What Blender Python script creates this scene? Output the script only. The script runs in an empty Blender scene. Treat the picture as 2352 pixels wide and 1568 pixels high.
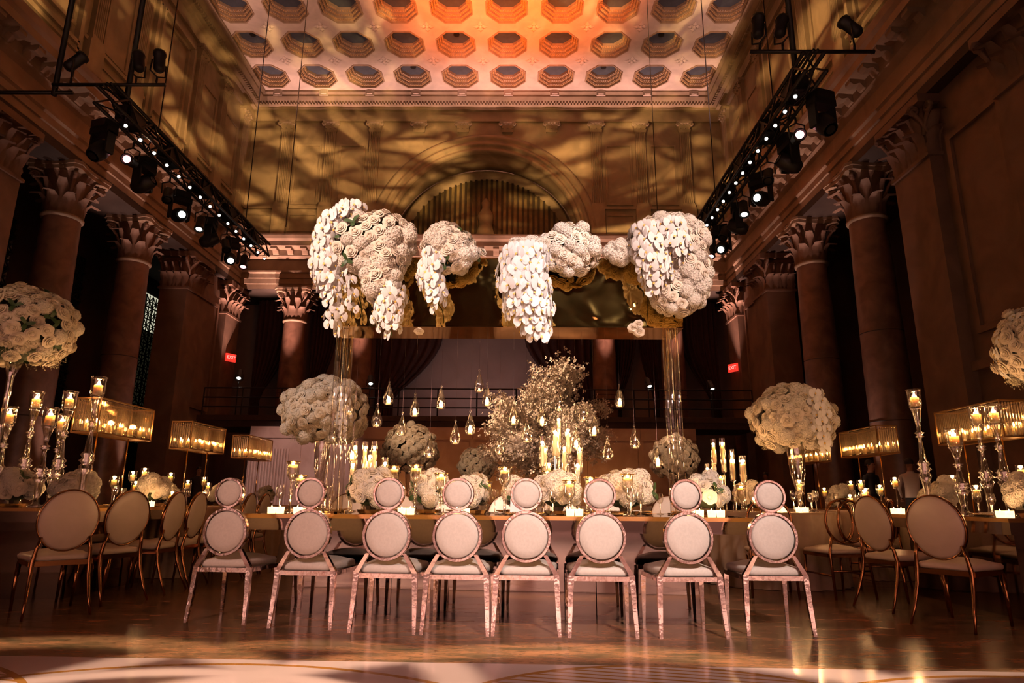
import bpy, bmesh, math, random
from math import pi, sin, cos, radians as R
from mathutils import Matrix, Vector, Euler

SC = bpy.context.scene
COL = SC.collection
rng = random.Random(7)

# ------------------------------------------------------------------ camera
cam_d = bpy.data.cameras.new('camera')
cam_d.sensor_width = 36.0
cam_d.lens = 1500.0 / 2352.0 * 36.0
cam_d.clip_end = 200
cam = bpy.data.objects.new('camera', cam_d)
COL.objects.link(cam)
cam.location = (0, 0, 0.85)
cam.rotation_euler = (Matrix.Rotation(R(0.53), 4, 'Z') @ Matrix.Rotation(R(90 + 13.64), 4, 'X') @ Matrix.Rotation(R(0.40), 4, 'Z')).to_euler()
SC.camera = cam

# ------------------------------------------------------------------ world, view
w = bpy.data.worlds.new('world')
SC.world = w
w.use_nodes = True
w.node_tree.nodes['Background'].inputs[0].default_value = (0.010, 0.006, 0.005, 1)
w.node_tree.nodes['Background'].inputs[1].default_value = 0.15
SC.view_settings.view_transform = 'Standard'
SC.view_settings.look = 'None'
SC.view_settings.exposure = 0.0
SC.view_settings.gamma = 1.0
SC.view_settings.use_curve_mapping = False
SC.cycles.use_adaptive_sampling = True
SC.cycles.adaptive_threshold = 0.08
SC.cycles.max_bounces = 6
SC.cycles.diffuse_bounces = 2
SC.cycles.glossy_bounces = 3
SC.cycles.transmission_bounces = 4
SC.cycles.transparent_max_bounces = 14
SC.cycles.caustics_reflective = False
SC.cycles.caustics_refractive = False
SC.cycles.sample_clamp_indirect = 4.0

# ------------------------------------------------------------------ stage lighting (truss heads, floor uplights) and added fill lamps
def spot(name, loc, target, energy, color, deg, blend=0.3, radius=0.08, gobo=None, shutters=()):
    """shutters: blades of a profile lamp, each (A, B, K): the edge falls along A-B in the hall, K stays lit"""
    ld = bpy.data.lights.new(name, 'SPOT')
    ld.energy = energy
    ld.color = color
    ld.spot_size = R(deg)
    ld.spot_blend = blend
    ld.shadow_soft_size = radius
    o = bpy.data.objects.new(name, ld)
    COL.objects.link(o)
    o.location = loc
    d = Vector(target) - Vector(loc)
    o.rotation_euler = d.to_track_quat('-Z', 'Y').to_euler()
    if gobo or shutters:
        ld.use_nodes = True
        nt = ld.node_tree
        em = nt.nodes['Emission']
        tc = nt.nodes.new('ShaderNodeTexCoord')
        sep = nt.nodes.new('ShaderNodeSeparateXYZ')
        nt.links.new(tc.outputs['Normal'], sep.inputs[0])
        dx = nt.nodes.new('ShaderNodeMath'); dx.operation = 'DIVIDE'
        dy = nt.nodes.new('ShaderNodeMath'); dy.operation = 'DIVIDE'
        nt.links.new(sep.outputs[0], dx.inputs[0]); nt.links.new(sep.outputs[2], dx.inputs[1])
        nt.links.new(sep.outputs[1], dy.inputs[0]); nt.links.new(sep.outputs[2], dy.inputs[1])
        cmb = nt.nodes.new('ShaderNodeCombineXYZ')
        nt.links.new(dx.outputs[0], cmb.inputs[0]); nt.links.new(dy.outputs[0], cmb.inputs[1])
        if gobo:
            gobo(nt, cmb.outputs[0], em)
        if shutters:
            Mi = (Matrix.Translation(loc) @ d.to_track_quat('-Z', 'Y').to_matrix().to_4x4()).inverted()
            def uv(P):
                q = Mi @ Vector(P)
                return Vector((q.x / q.z, q.y / q.z))
            val = em.inputs['Strength'].links[0].from_socket if em.inputs['Strength'].links else 1.0
            for A, B, K in shutters:
                a, b, k = uv(A), uv(B), uv(K)
                n = Vector((-(b - a).y, (b - a).x)).normalized()
                if n.dot(k - a) < 0:
                    n = -n
                e = math_node(nt, 'MULTIPLY_ADD', cmb_x(nt, dx.outputs[0], dy.outputs[0], n), 1.0, -n.dot(a))
                m = nt.nodes.new('ShaderNodeMapRange')
                nt.links.new(e, m.inputs[0])
                m.inputs[1].default_value = 0.0; m.inputs[2].default_value = 0.008
                val = math_node(nt, 'MULTIPLY', m.outputs[0], val)
            nt.links.new(val, em.inputs['Strength'])
    return o

def cmb_x(nt, x, y, n):
    return math_node(nt, 'MULTIPLY_ADD', x, n.x, math_node(nt, 'MULTIPLY', y, n.y))

def math_node(nt, op, a, b=None, c=None):
    n = nt.nodes.new('ShaderNodeMath'); n.operation = op
    for i, v in enumerate((a, b, c)):
        if v is None:
            continue
        if isinstance(v, (int, float)):
            n.inputs[i].default_value = v
        else:
            nt.links.new(v, n.inputs[i])
    return n.outputs[0]

def branches(seed, scale=4.0, rot=0.6, leaf=6.0):
    """breakup gobo: dark wandering branches with leaf clusters between soft bright gaps"""
    def f(nt, vec, em):
        def noise(sc, detail, dist, rz, sx, sy, off):
            mp = nt.nodes.new('ShaderNodeMapping')
            mp.inputs['Location'].default_value = (seed * 3.1 + off, seed * 1.7 - off, off)
            mp.inputs['Rotation'].default_value = (0, 0, rz)
            mp.inputs['Scale'].default_value = (sx, sy, 1)
            nt.links.new(vec, mp.inputs[0])
            no = nt.nodes.new('ShaderNodeTexNoise')
            no.inputs['Scale'].default_value = sc
            no.inputs['Detail'].default_value = detail
            no.inputs['Distortion'].default_value = dist
            nt.links.new(mp.outputs[0], no.inputs['Vector'])
            return no.outputs[0]
        def ramp(v, lo, hi):
            m = nt.nodes.new('ShaderNodeMapRange'); m.interpolation_type = 'SMOOTHSTEP'
            nt.links.new(v, m.inputs[0])
            m.inputs[1].default_value = lo; m.inputs[2].default_value = hi
            return m.outputs[0]
        def ridge(v, lo, hi):
            return ramp(math_node(nt, 'ABSOLUTE', math_node(nt, 'SUBTRACT', v, 0.5)), lo, hi)
        b1 = ridge(noise(scale, 1.5, 0.5, rot, 1.0, 2.6, 0.0), 0.0, 0.11)
        b2 = ridge(noise(scale * 1.3, 1.5, 0.5, -rot * 1.1, 1.0, 2.6, 5.0), 0.0, 0.10)
        lf = ramp(noise(leaf, 3.0, 0.6, rot * 0.5, 1.0, 1.5, 9.0), 0.40, 0.62)
        v = math_node(nt, 'MULTIPLY', math_node(nt, 'MULTIPLY', b1, b2), lf)
        nt.links.new(math_node(nt, 'MULTIPLY_ADD', v, 1.0, 0.03), em.inputs['Strength'])
    return f

XC = -1.6          # centre line of the hall
HW = 11.2          # half width of the upper walls
YB = 28.0          # back wall
YF = -9.0          # wall behind the camera
ZE = 12.4          # top of the entablature
ZC = 19.7          # ceiling
TL, TR, TZ = -6.5, 4.25, 7.0   # trusses

GOLD = (1.0, 0.60, 0.21)
PINK = (1.0, 0.52, 0.42)

def circles(items):
    """gobo of soft ribbons: circles given in metres on the floor below a lamp hung at height h"""
    def f(nt, vec, em):
        sp_ = nt.nodes.new('ShaderNodeSeparateXYZ')
        nt.links.new(vec, sp_.inputs[0])
        tot = None
        for cx, cy, r, wd, gain in items:
            a = math_node(nt, 'SUBTRACT', sp_.outputs[0], cx)
            b = math_node(nt, 'SUBTRACT', sp_.outputs[1], cy)
            d = math_node(nt, 'SQRT', math_node(nt, 'ADD', math_node(nt, 'MULTIPLY', a, a), math_node(nt, 'MULTIPLY', b, b)))
            e = math_node(nt, 'ABSOLUTE', math_node(nt, 'SUBTRACT', d, r))
            m = nt.nodes.new('ShaderNodeMapRange')
            m.interpolation_type = 'SMOOTHSTEP'
            nt.links.new(e, m.inputs[0])
            m.inputs[1].default_value = wd * 0.25; m.inputs[2].default_value = wd
            m.inputs[3].default_value = gain; m.inputs[4].default_value = 0.0
            tot = m.outputs[0] if tot is None else math_node(nt, 'MAXIMUM', tot, m.outputs[0])
        nt.links.new(tot, em.inputs['Strength'])
    return f

# branch patterns over the upper walls
zl, zh = 12.75, 19.5
spot('gobo_light_back', (-1.6, 9.0, 7.2), (XC, YB, 15.9), 34000, GOLD, 62, 0.15, 0.05, branches(1, 3.4, 0.55, 5.0), [((-9, YB, zl), (6, YB, zl), (0, YB, 15)), ((-9, YB, zh), (6, YB, zh), (0, YB, 15))])
spot('gobo_light_side', (TR, 10.5, 7.2), (XC - HW, 16.5, 16.2), 38000, GOLD, 72, 0.2, 0.05, branches(2, 3.6, 1.1, 6.0), [((XC - HW, 12, zl), (XC - HW, 24, zl), (XC - HW, 16, 15))])
spot('gobo_light_side', (TL, 10.5, 7.2), (XC + HW, 16.5, 16.2), 44000, GOLD, 72, 0.2, 0.05, branches(3, 3.6, 1.1, 6.0), [((XC + HW, 12, zl), (XC + HW, 24, zl), (XC + HW, 16, 15))])
spot('gobo_light_arch', (-1.6, 7.0, 6.4), (XC, YB + 0.5, 15.2), 11000, GOLD, 27, 0.35, 0.05, branches(7, 6.0, 0.5, 9.0), [((-9, YB, zl), (6, YB, zl), (0, YB, 15))])
# ceiling wash, shuttered off the walls
spot('ceiling_wash_orange', (-0.6, 12.5, 7.5), (-0.5, 19.6, ZC), 48000, (1.0, 0.16, 0.010), 46, 1.0, 0.3)
for sx, en in ((-1, 4600), (1, 4300)):
    spot('ceiling_wash_pink', (TL if sx < 0 else TR, 11.0, 7.5), (XC + sx * 6.0, 24.0, ZC), en, (1.0, 0.50, 0.38), 58, 0.6, 0.2, None, [((XC - 8, 27.1, ZC), (XC + 8, 27.1, ZC), (XC, 22, ZC)), ((XC + sx * 10.6, 15, ZC), (XC + sx * 10.6, 25, ZC), (XC, 22, ZC))])
spot('ceiling_wash_mid', (-1.0, 11.0, 7.5), (XC, 27.2, 19.4), 3500, (1.0, 0.55, 0.46), 14, 0.2, 0.1, None, [((XC - 8, 27.9, 19.1), (XC + 8, 27.9, 19.1), (XC, 27.3, 19.5))])
# pink uplights between and at the foot of the columns
for sx in (-1, 1):
    for yy, en, dg in ((15.7, 700, 26), (19.1, 3000, 26), (22.4, 1900, 26)):
        spot('column_uplight', (XC + sx * 10.0, yy - 0.3, 0.15), (XC + sx * 10.7, yy, 11.8), en, PINK, dg, 0.7, 0.05)
for sx in (-1, 1):
    for yy in (17.3, 20.9):
        spot('shaft_uplight', (XC + sx * 10.62, yy - 0.12, 0.5), (XC + sx * 10.95, yy, 9.0), 700, (1.0, 0.66, 0.58), 24, 0.8, 0.03)
for xx in (-10.2, -8.5, -5.45, -2.4, 0.8, 3.0, 5.45, 8.5, 10.2):
    spot('end_uplight', (XC + xx, 26.7, 4.2), (XC + xx, 27.75, 12.0), 5200, PINK, 36, 0.8, 0.05)
# added dull red fill lamp that lifts the shadows of the hall
spot('house_light', (-1.6, 12.0, 5.5), (-1.6, 21.0, 14.0), 480, (1.0, 0.20, 0.06), 150, 0.8, 0.5)
# warm wash on the marble screen, then two added fills
for xx in (-3.6, -0.2, 3.0):
    spot('screen_uplight', (xx, 22.2, 0.2), (xx + 0.3, 24.0, 1.7), 90, (1.0, 0.40, 0.12), 95, 0.8, 0.1)
spot('screen_wash', (-6.0, 15.0, 6.9), (-8.0, 24.0, 1.8), 2400, (1.0, 0.62, 0.60), 30, 0.8, 0.1)
spot('tree_spot', (TL, 10.0, 6.9), (0.55, 12.6, 2.6), 11000, (1.0, 0.64, 0.42), 22, 0.6, 0.1)  # added lamp, only there to brighten the dim blossom tree
spot('gallery_wash', (XC, 26.0, 4.3), (XC, 30.6, 6.6), 260, (1.0, 0.66, 0.62), 110, 0.9, 0.2)  # added lamp to lift the plaster behind the drapes
# key light over the chairs, the flowers and the dance floor, from the heads nearer the camera
spot('key_light', (TR - 1.5, -3.0, 6.0), (0.6, 5.0, 0.8), 4300, (1.0, 0.79, 0.69), 25, 1.0, 0.16)
spot('key_light', (TL + 2.5, -3.0, 6.0), (-0.9, 5.0, 0.8), 1600, (1.0, 0.64, 0.50), 27, 1.0, 0.10)
spot('pin_spot', (0.6, -1.5, 6.2), (0.15, 5.6, 2.5), 2300, (1.0, 0.80, 0.79), 15, 0.8, 0.22)
spot('pin_spot', (-3.5, -1.0, 6.2), (-1.15, 5.6, 2.8), 5000, (1.0, 0.67, 0.53), 20, 0.8, 0.22)
spot('pin_spot', (3.0, -1.0, 6.2), (1.1, 5.6, 2.8), 4300, (1.0, 0.71, 0.60), 20, 0.8, 0.22)
spot('pin_spot', (-5.0, 2.0, 6.5), (-2.43, 8.2, 1.9), 1300, (1.0, 0.78, 0.66), 13, 0.6, 0.15)
spot('pin_spot', (1.5, 1.0, 6.5), (3.15, 7.5, 1.76), 520, (1.0, 0.60, 0.32), 12, 0.6, 0.15)  # from here on, added warm lamps that brighten the flower balls
spot('pin_spot', (-6.0, 0.0, 6.5), (-4.75, 5.95, 2.4), 300, (1.0, 0.60, 0.32), 12, 0.6, 0.15)
spot('pin_spot', (5.0, -0.5, 6.5), (4.85, 5.7, 2.2), 300, (1.0, 0.60, 0.32), 12, 0.6, 0.15)
spot('pin_spot', (-4.0, 5.0, 6.8), (-1.6, 15.0, 1.8), 2600, (1.0, 0.64, 0.38), 12, 0.6, 0.05)  # added as well, for the dark flower balls farther back
spot('pin_spot', (2.0, 5.0, 6.8), (3.32, 14.0, 1.7), 1700, (1.0, 0.60, 0.34), 9, 0.6, 0.05)
# ribbons of light on the floor, and the rosy wash of the dance floor
HG = 6.5
fg = spot('floor_gobo', (0.0, 2.4, HG), (0, 2.4, 0), 4300, (1.0, 0.78, 0.52), 76, 0.1, 0.02, circles([(-cx_ / HG, -(cy_ - 2.4) / HG, r_ / HG, w_ / HG, g_) for cx_, cy_, r_, w_, g_ in ((0.25, 1.95, 2.18, 0.26, 1.0), (-2.6, 2.65, 1.6, 0.24, 0.9), (-1.25, 3.25, 0.98, 0.20, 0.7), (-1.6, 2.2, 1.35, 0.12, 1.0), (0.7, 0.7, 1.25, 0.15, 1.0), (-1.3, 0.1, 1.55, 0.14, 1.0), (1.9, 0.2, 1.7, 0.16, 1.0), (-0.1, -0.9, 1.3, 0.15, 1.0), (2.6, 2.2, 1.5, 0.12, 0.6))]))
fg.rotation_euler = (0, 0, 0)
spot('floor_wash', (-2.0, -2.0, 6.0), (0.0, 2.0, 0), 420, (1.0, 0.38, 0.33), 62, 0.9, 0.2)
for xx, tx in ((-5.5, -9.5), (-3.0, -3.5), (0.5, 1.0), (3.5, 6.5)):  # added unseen lamps; they light the rear wall for the chairs to reflect
    spot('entrance_wash', (xx, 0.0, 6.5), (tx, YF, 2.0), 10000, (1.0, 0.64, 0.55), 56, 0.8, 0.2, None, [((-9, YF, 4.8), (6, YF, 4.8), (0, YF, 1.0))])

# ------------------------------------------------------------------ materials
MATS = {}
def principled(name, color, rough=0.6, metal=0.0, vary=0.0, scale=6.0, bump=0.0, bscale=40.0, emit=None, estr=0.0, second=None, coat=0.0, detail=4.0, sss=0.0):
    if name in MATS:
        return MATS[name]
    m = bpy.data.materials.new(name)
    m.use_nodes = True
    nt = m.node_tree
    b = nt.nodes['Principled BSDF']
    b.inputs['Base Color'].default_value = (*color, 1)
    b.inputs['Roughness'].default_value = rough
    b.inputs['Metallic'].default_value = metal
    if coat:
        b.inputs['Coat Weight'].default_value = coat
        b.inputs['Coat Roughness'].default_value = 0.1
    if vary or second:
        tc = nt.nodes.new('ShaderNodeTexCoord')
        no = nt.nodes.new('ShaderNodeTexNoise')
        no.inputs['Scale'].default_value = scale
        no.inputs['Detail'].default_value = detail
        no.inputs['Distortion'].default_value = 0.6
        nt.links.new(tc.outputs['Object'], no.inputs['Vector'])
        cr = nt.nodes.new('ShaderNodeValToRGB')
        c2 = second or tuple(max(0, c * (1 - vary)) for c in color)
        c1 = color if second else tuple(min(1, c * (1 + vary * 0.5)) for c in color)
        cr.color_ramp.elements[0].position = 0.35
        cr.color_ramp.elements[0].color = (*c2, 1)
        cr.color_ramp.elements[1].position = 0.65
        cr.color_ramp.elements[1].color = (*c1, 1)
        nt.links.new(no.outputs[0], cr.inputs[0])
        nt.links.new(cr.outputs[0], b.inputs['Base Color'])
    if bump:
        tc = nt.nodes.new('ShaderNodeTexCoord')
        no = nt.nodes.new('ShaderNodeTexNoise')
        no.inputs['Scale'].default_value = bscale
        no.inputs['Detail'].default_value = 3
        nt.links.new(tc.outputs['Object'], no.inputs['Vector'])
        bp = nt.nodes.new('ShaderNodeBump')
        bp.inputs['Strength'].default_value = bump
        bp.inputs['Distance'].default_value = 0.02
        nt.links.new(no.outputs[0], bp.inputs['Height'])
        nt.links.new(bp.outputs[0], b.inputs['Normal'])
    if emit:
        b.inputs['Emission Color'].default_value = (*emit, 1)
        b.inputs['Emission Strength'].default_value = estr
    if sss:
        b.inputs['Subsurface Weight'].default_value = sss
        b.inputs['Subsurface Radius'].default_value = (0.02, 0.01, 0.006)
        b.inputs['Subsurface Scale'].default_value = 0.5
    MATS[name] = m
    return m

def thin_glass(name, tint=(1, 1, 1), rough=0.02, amount=0.08):
    if name in MATS:
        return MATS[name]
    m = bpy.data.materials.new(name)
    m.use_nodes = True
    nt = m.node_tree
    nt.nodes.remove(nt.nodes['Principled BSDF'])
    out = nt.nodes['Material Output']
    tr = nt.nodes.new('ShaderNodeBsdfTransparent')
    tr.inputs[0].default_value = (*tint, 1)
    gl = nt.nodes.new('ShaderNodeBsdfGlossy')
    gl.inputs['Color'].default_value = (*[min(1, 0.5 + 0.5 * t) for t in tint], 1)
    gl.inputs['Roughness'].default_value = rough
    fr = nt.nodes.new('ShaderNodeLayerWeight')
    fr.inputs['Blend'].default_value = 0.35
    k = math_node(nt, 'MULTIPLY_ADD', fr.outputs['Facing'], 0.55, amount)
    p = math_node(nt, 'MINIMUM', k, 0.85)
    mx = nt.nodes.new('ShaderNodeMixShader')
    nt.links.new(p, mx.inputs[0])
    nt.links.new(tr.outputs[0], mx.inputs[1])
    nt.links.new(gl.outputs[0], mx.inputs[2])
    nt.links.new(mx.outputs[0], out.inputs['Surface'])
    MATS[name] = m
    return m

def emission(name, color, strength):
    if name in MATS:
        return MATS[name]
    m = bpy.data.materials.new(name)
    m.use_nodes = True
    nt = m.node_tree
    nt.nodes.remove(nt.nodes['Principled BSDF'])
    e = nt.nodes.new('ShaderNodeEmission')
    e.inputs[0].default_value = (*color, 1)
    e.inputs[1].default_value = strength
    nt.links.new(e.outputs[0], nt.nodes['Material Output'].inputs['Surface'])
    MATS[name] = m
    return m

def floor_material():
    m = principled('travertine floor', (0.30, 0.205, 0.145), 0.16)
    nt = m.node_tree
    b = nt.nodes['Principled BSDF']
    tc = nt.nodes.new('ShaderNodeTexCoord')
    mp = nt.nodes.new('ShaderNodeMapping')
    mp.inputs['Scale'].default_value = (1.6, 5.0, 1)
    mp.inputs['Rotation'].default_value = (0, 0, 0.35)
    nt.links.new(tc.outputs['Object'], mp.inputs[0])
    no = nt.nodes.new('ShaderNodeTexNoise')
    no.inputs['Scale'].default_value = 1.6
    no.inputs['Detail'].default_value = 8
    no.inputs['Roughness'].default_value = 0.7
    nt.links.new(mp.outputs[0], no.inputs['Vector'])
    cr = nt.nodes.new('ShaderNodeValToRGB')
    cr.color_ramp.elements[0].position = 0.36
    cr.color_ramp.elements[0].color = (0.07, 0.055, 0.028, 1)
    cr.color_ramp.elements[1].position = 0.62
    cr.color_ramp.elements[1].color = (0.30, 0.128, 0.062, 1)
    nt.links.new(no.outputs[0], cr.inputs[0])
    # pits of the stone
    mp2 = nt.nodes.new('ShaderNodeMapping')
    mp2.inputs['Scale'].default_value = (6, 26, 1)
    nt.links.new(tc.outputs['Object'], mp2.inputs[0])
    n2 = nt.nodes.new('ShaderNodeTexNoise')
    n2.inputs['Scale'].default_value = 3.0
    n2.inputs['Detail'].default_value = 5
    nt.links.new(mp2.outputs[0], n2.inputs['Vector'])
    c2 = nt.nodes.new('ShaderNodeValToRGB')
    c2.color_ramp.elements[0].position = 0.33
    c2.color_ramp.elements[0].color = (0.12, 0.10, 0.09, 1)
    c2.color_ramp.elements[1].position = 0.41
    c2.color_ramp.elements[1].color = (1, 1, 1, 1)
    nt.links.new(n2.outputs[0], c2.inputs[0])
    mx = nt.nodes.new('ShaderNodeMix'); mx.data_type = 'RGBA'; mx.blend_type = 'MULTIPLY'
    mx.inputs['Factor'].default_value = 1.0
    nt.links.new(cr.outputs[0], mx.inputs['A']); nt.links.new(c2.outputs[0], mx.inputs['B'])
    nt.links.new(mx.outputs['Result'], b.inputs['Base Color'])
    b.inputs['Specular IOR Level'].default_value = 0.28
    rr = math_node(nt, 'MULTIPLY_ADD', no.outputs[0], 0.20, 0.13)
    nt.links.new(rr, b.inputs['Roughness'])
    return m

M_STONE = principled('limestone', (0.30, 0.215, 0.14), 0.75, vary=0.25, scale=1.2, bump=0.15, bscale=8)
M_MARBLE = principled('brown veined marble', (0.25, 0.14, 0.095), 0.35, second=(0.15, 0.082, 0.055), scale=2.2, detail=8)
M_DIMSTONE = principled('dark pier stone', (0.19, 0.115, 0.075), 0.7, vary=0.25, scale=1.2, bump=0.15, bscale=8)  # darker copy of the limestone; the lower hall's dimness is in its colour
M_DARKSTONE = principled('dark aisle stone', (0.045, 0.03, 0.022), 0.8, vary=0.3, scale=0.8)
M_CEIL = principled('painted plaster ceiling', (0.62, 0.52, 0.45), 0.7, vary=0.12, scale=2.0)
M_GILT = principled('gilded plaster', (0.62, 0.40, 0.20), 0.45, metal=0.3, vary=0.3, scale=30)
M_COFFER = principled('umber coffer plaster', (0.36, 0.25, 0.17), 0.6, vary=0.2, scale=4)
M_BLUE = principled('blue grey panel', (0.055, 0.065, 0.085), 0.6, vary=0.2, scale=3)
M_BLACK = principled('black metal', (0.008, 0.008, 0.009), 0.5, metal=0.2)
M_CURTAIN = principled('dark drape', (0.035, 0.012, 0.010), 0.9, vary=0.3, scale=4)

# ------------------------------------------------------------------ mesh helpers
class MB:
    def __init__(self):
        self.v, self.f = [], []
    def add(self, vs, fs, M=None):
        b = len(self.v)
        self.v.extend((M @ Vector(p)) if M else Vector(p) for p in vs)
        self.f.extend(tuple(b + i for i in q) for q in fs)
        return self
    def merge(self, o, M=None):
        return self.add(o.v, o.f, M)
    def box(self, c, s, M=None):
        x, y, z = c; a, b, d = s[0] / 2, s[1] / 2, s[2] / 2
        vs = [(x + i * a, y + j * b, z + k * d) for k in (-1, 1) for j in (-1, 1) for i in (-1, 1)]
        return self.add(vs, [(0, 2, 3, 1), (4, 5, 7, 6), (0, 1, 5, 4), (2, 6, 7, 3), (0, 4, 6, 2), (1, 3, 7, 5)], M)
    def span(self, lo, hi, M=None):
        return self.box([(a + b) / 2 for a, b in zip(lo, hi)], [abs(b - a) for a, b in zip(lo, hi)], M)
    def lathe(self, prof, n=16, M=None, a0=0.0, a1=2 * pi, cap=False):
        full = abs(a1 - a0 - 2 * pi) < 1e-6
        m = n if full else n + 1
        vs = []
        for i in range(m):
            a = a0 + (a1 - a0) * i / n
            for r, z in prof:
                vs.append((r * cos(a), r * sin(a), z))
        k = len(prof); fs = []
        for i in range(n):
            j = (i + 1) % m
            for q in range(k - 1):
                fs.append((i * k + q, j * k + q, j * k + q + 1, i * k + q + 1))
        if cap and full:
            fs.append(tuple(i * k for i in reversed(range(m))))
            fs.append(tuple(i * k + k - 1 for i in range(m)))
        return self.add(vs, fs, M)
    def tube(self, pts, r, n=6, M=None, closed=False, cap=True):
        pts = [Vector(p) for p in pts]
        rs = r if isinstance(r, (list, tuple)) else [r] * len(pts)
        vs, fs = [], []
        L = len(pts)
        up = Vector((0, 0, 1))
        prev = None
        for i, p in enumerate(pts):
            if closed:
                t = (pts[(i + 1) % L] - pts[i - 1]).normalized()
            else:
                t = (pts[min(i + 1, L - 1)] - pts[max(i - 1, 0)]).normalized()
            if prev is None:
                u = t.cross(up)
                if u.length < 1e-3:
                    u = t.cross(Vector((1, 0, 0)))
                u.normalize()
            else:
                u = (prev - t * prev.dot(t)).normalized()
            prev = u
            v = t.cross(u)
            for k in range(n):
                a = 2 * pi * (k + 0.5) / n
                vs.append(p + (u * cos(a) + v * sin(a)) * rs[i])
        for i in range(L if closed else L - 1):
            j = (i + 1) % L
            for k in range(n):
                k2 = (k + 1) % n
                fs.append((i * n + k, i * n + k2, j * n + k2, j * n + k))
        if cap and not closed:
            fs.append(tuple(reversed(range(n))))
            fs.append(tuple((L - 1) * n + k for k in range(n)))
        return self.add(vs, fs, M)
    def prism(self, poly, z0, z1, M=None):
        n = len(poly)
        vs = [(x, y, z0) for x, y in poly] + [(x, y, z1) for x, y in poly]
        fs = [tuple(reversed(range(n))), tuple(range(n, 2 * n))]
        fs += [(i, (i + 1) % n, n + (i + 1) % n, n + i) for i in range(n)]
        return self.add(vs, fs, M)
    def mesh(self, name, smooth=False):
        me = bpy.data.meshes.new(name)
        me.from_pydata([tuple(p) for p in self.v], [], self.f)
        me.validate()
        if smooth:
            me.polygons.foreach_set('use_smooth', [True] * len(me.polygons))
        return me
    def build(self, name, mat, parent=None, smooth=False, **kw):
        me = self.mesh(name, smooth)
        me.materials.append(mat)
        return link(name, me, parent, **kw)

def link(name, me, parent=None, loc=None, rot=None, scale=None, M=None):
    o = bpy.data.objects.new(name, me)
    COL.objects.link(o)
    if parent is not None:
        o.parent = parent
    if M is not None:
        o.matrix_local = M
    else:
        if loc is not None: o.location = loc
        if rot is not None: o.rotation_euler = rot
        if scale is not None: o.scale = scale if hasattr(scale, '__len__') else (scale,) * 3
    return o

def tag(o, label, cat=None, group=None, kind=None):
    o['label'] = label
    if cat: o['category'] = cat
    if group: o['group'] = group
    if kind: o['kind'] = kind
    return o

def thing(name, label, cat, loc=(0, 0, 0), rz=0.0, group=None, kind=None):
    o = bpy.data.objects.new(name, None)
    COL.objects.link(o)
    o.location = loc
    o.rotation_euler = (0, 0, rz)
    o.empty_display_size = 0.1
    return tag(o, label, cat, group, kind)

def copy_tree(o, parent=None):
    c = o.copy()
    COL.objects.link(c)
    c.parent = parent
    for ch in list(o.children):
        copy_tree(ch, c)
    return c

def place(o, loc, rz=0.0, label=None, group=None):
    o.location = loc
    o.rotation_euler = (0, 0, rz)
    if label: o['label'] = label
    if group: o['group'] = group
    return o

def struct(name, mb, mat, label, smooth=False):
    return tag(mb.build(name, mat, None, smooth), label, None, None, 'structure')
# ================================================================== THE HALL
floor = struct('floor', MB().span((XC - 15, YF, -0.1), (XC + 15, 31, 0)), floor_material(), 'polished travertine floor with a satin shine')

def dance_material():
    m = principled('printed dance floor', (0.62, 0.42, 0.40), 0.14)
    nt = m.node_tree
    b = nt.nodes['Principled BSDF']
    tc = nt.nodes.new('ShaderNodeTexCoord')
    sp = nt.nodes.new('ShaderNodeSeparateXYZ')
    nt.links.new(tc.outputs['Object'], sp.inputs[0])
    X, Y = sp.outputs[0], sp.outputs[1]
    def circ(cx, cy, r, wd):
        a = math_node(nt, 'SUBTRACT', X, cx); c = math_node(nt, 'SUBTRACT', Y, cy)
        d = math_node(nt, 'SQRT', math_node(nt, 'ADD', math_node(nt, 'MULTIPLY', a, a), math_node(nt, 'MULTIPLY', c, c)))
        return d, math_node(nt, 'LESS_THAN', math_node(nt, 'ABSOLUTE', math_node(nt, 'SUBTRACT', d, r)), wd)
    masks = []
    for cx, cy, r, inside in ((-3.2, -1.6, 1.55, True), (0.9, -1.1, 1.1, True), (-1.2, -2.0, 1.9, False), (2.6, -1.7, 1.6, False)):
        d, line = circ(cx, cy, r, 0.018)
        masks.append(line)
        if inside:
            ins = math_node(nt, 'LESS_THAN', d, r)
            st = math_node(nt, 'ADD', math_node(nt, 'MULTIPLY', X, 2.0), math_node(nt, 'MULTIPLY', Y, 9.0))
            fr = math_node(nt, 'FRACT', math_node(nt, 'MULTIPLY', st, 1.6))
            masks.append(math_node(nt, 'MULTIPLY', ins, math_node(nt, 'LESS_THAN', fr, 0.34)))
    mk = masks[0]
    for k in masks[1:]:
        mk = math_node(nt, 'MAXIMUM', mk, k)
    mx = nt.nodes.new('ShaderNodeMix'); mx.data_type = 'RGBA'
    nt.links.new(mk, mx.inputs['Factor'])
    mx.inputs['A'].default_value = (0.46, 0.32, 0.31, 1)
    mx.inputs['B'].default_value = (0.30, 0.12, 0.025, 1)
    nt.links.new(mx.outputs['Result'], b.inputs['Base Color'])
    return m
df = MB().span((-9, -12.5, 0.0), (9.5, 0, 0.004)).build('dance_floor', dance_material(), None)
df.location = (-0.2, 3.78, 0.0005)
df.rotation_euler = (0, 0, R(-1.6))
tag(df, 'glossy white dance floor printed with gold circles and stripes', None, None, 'structure')

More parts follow.
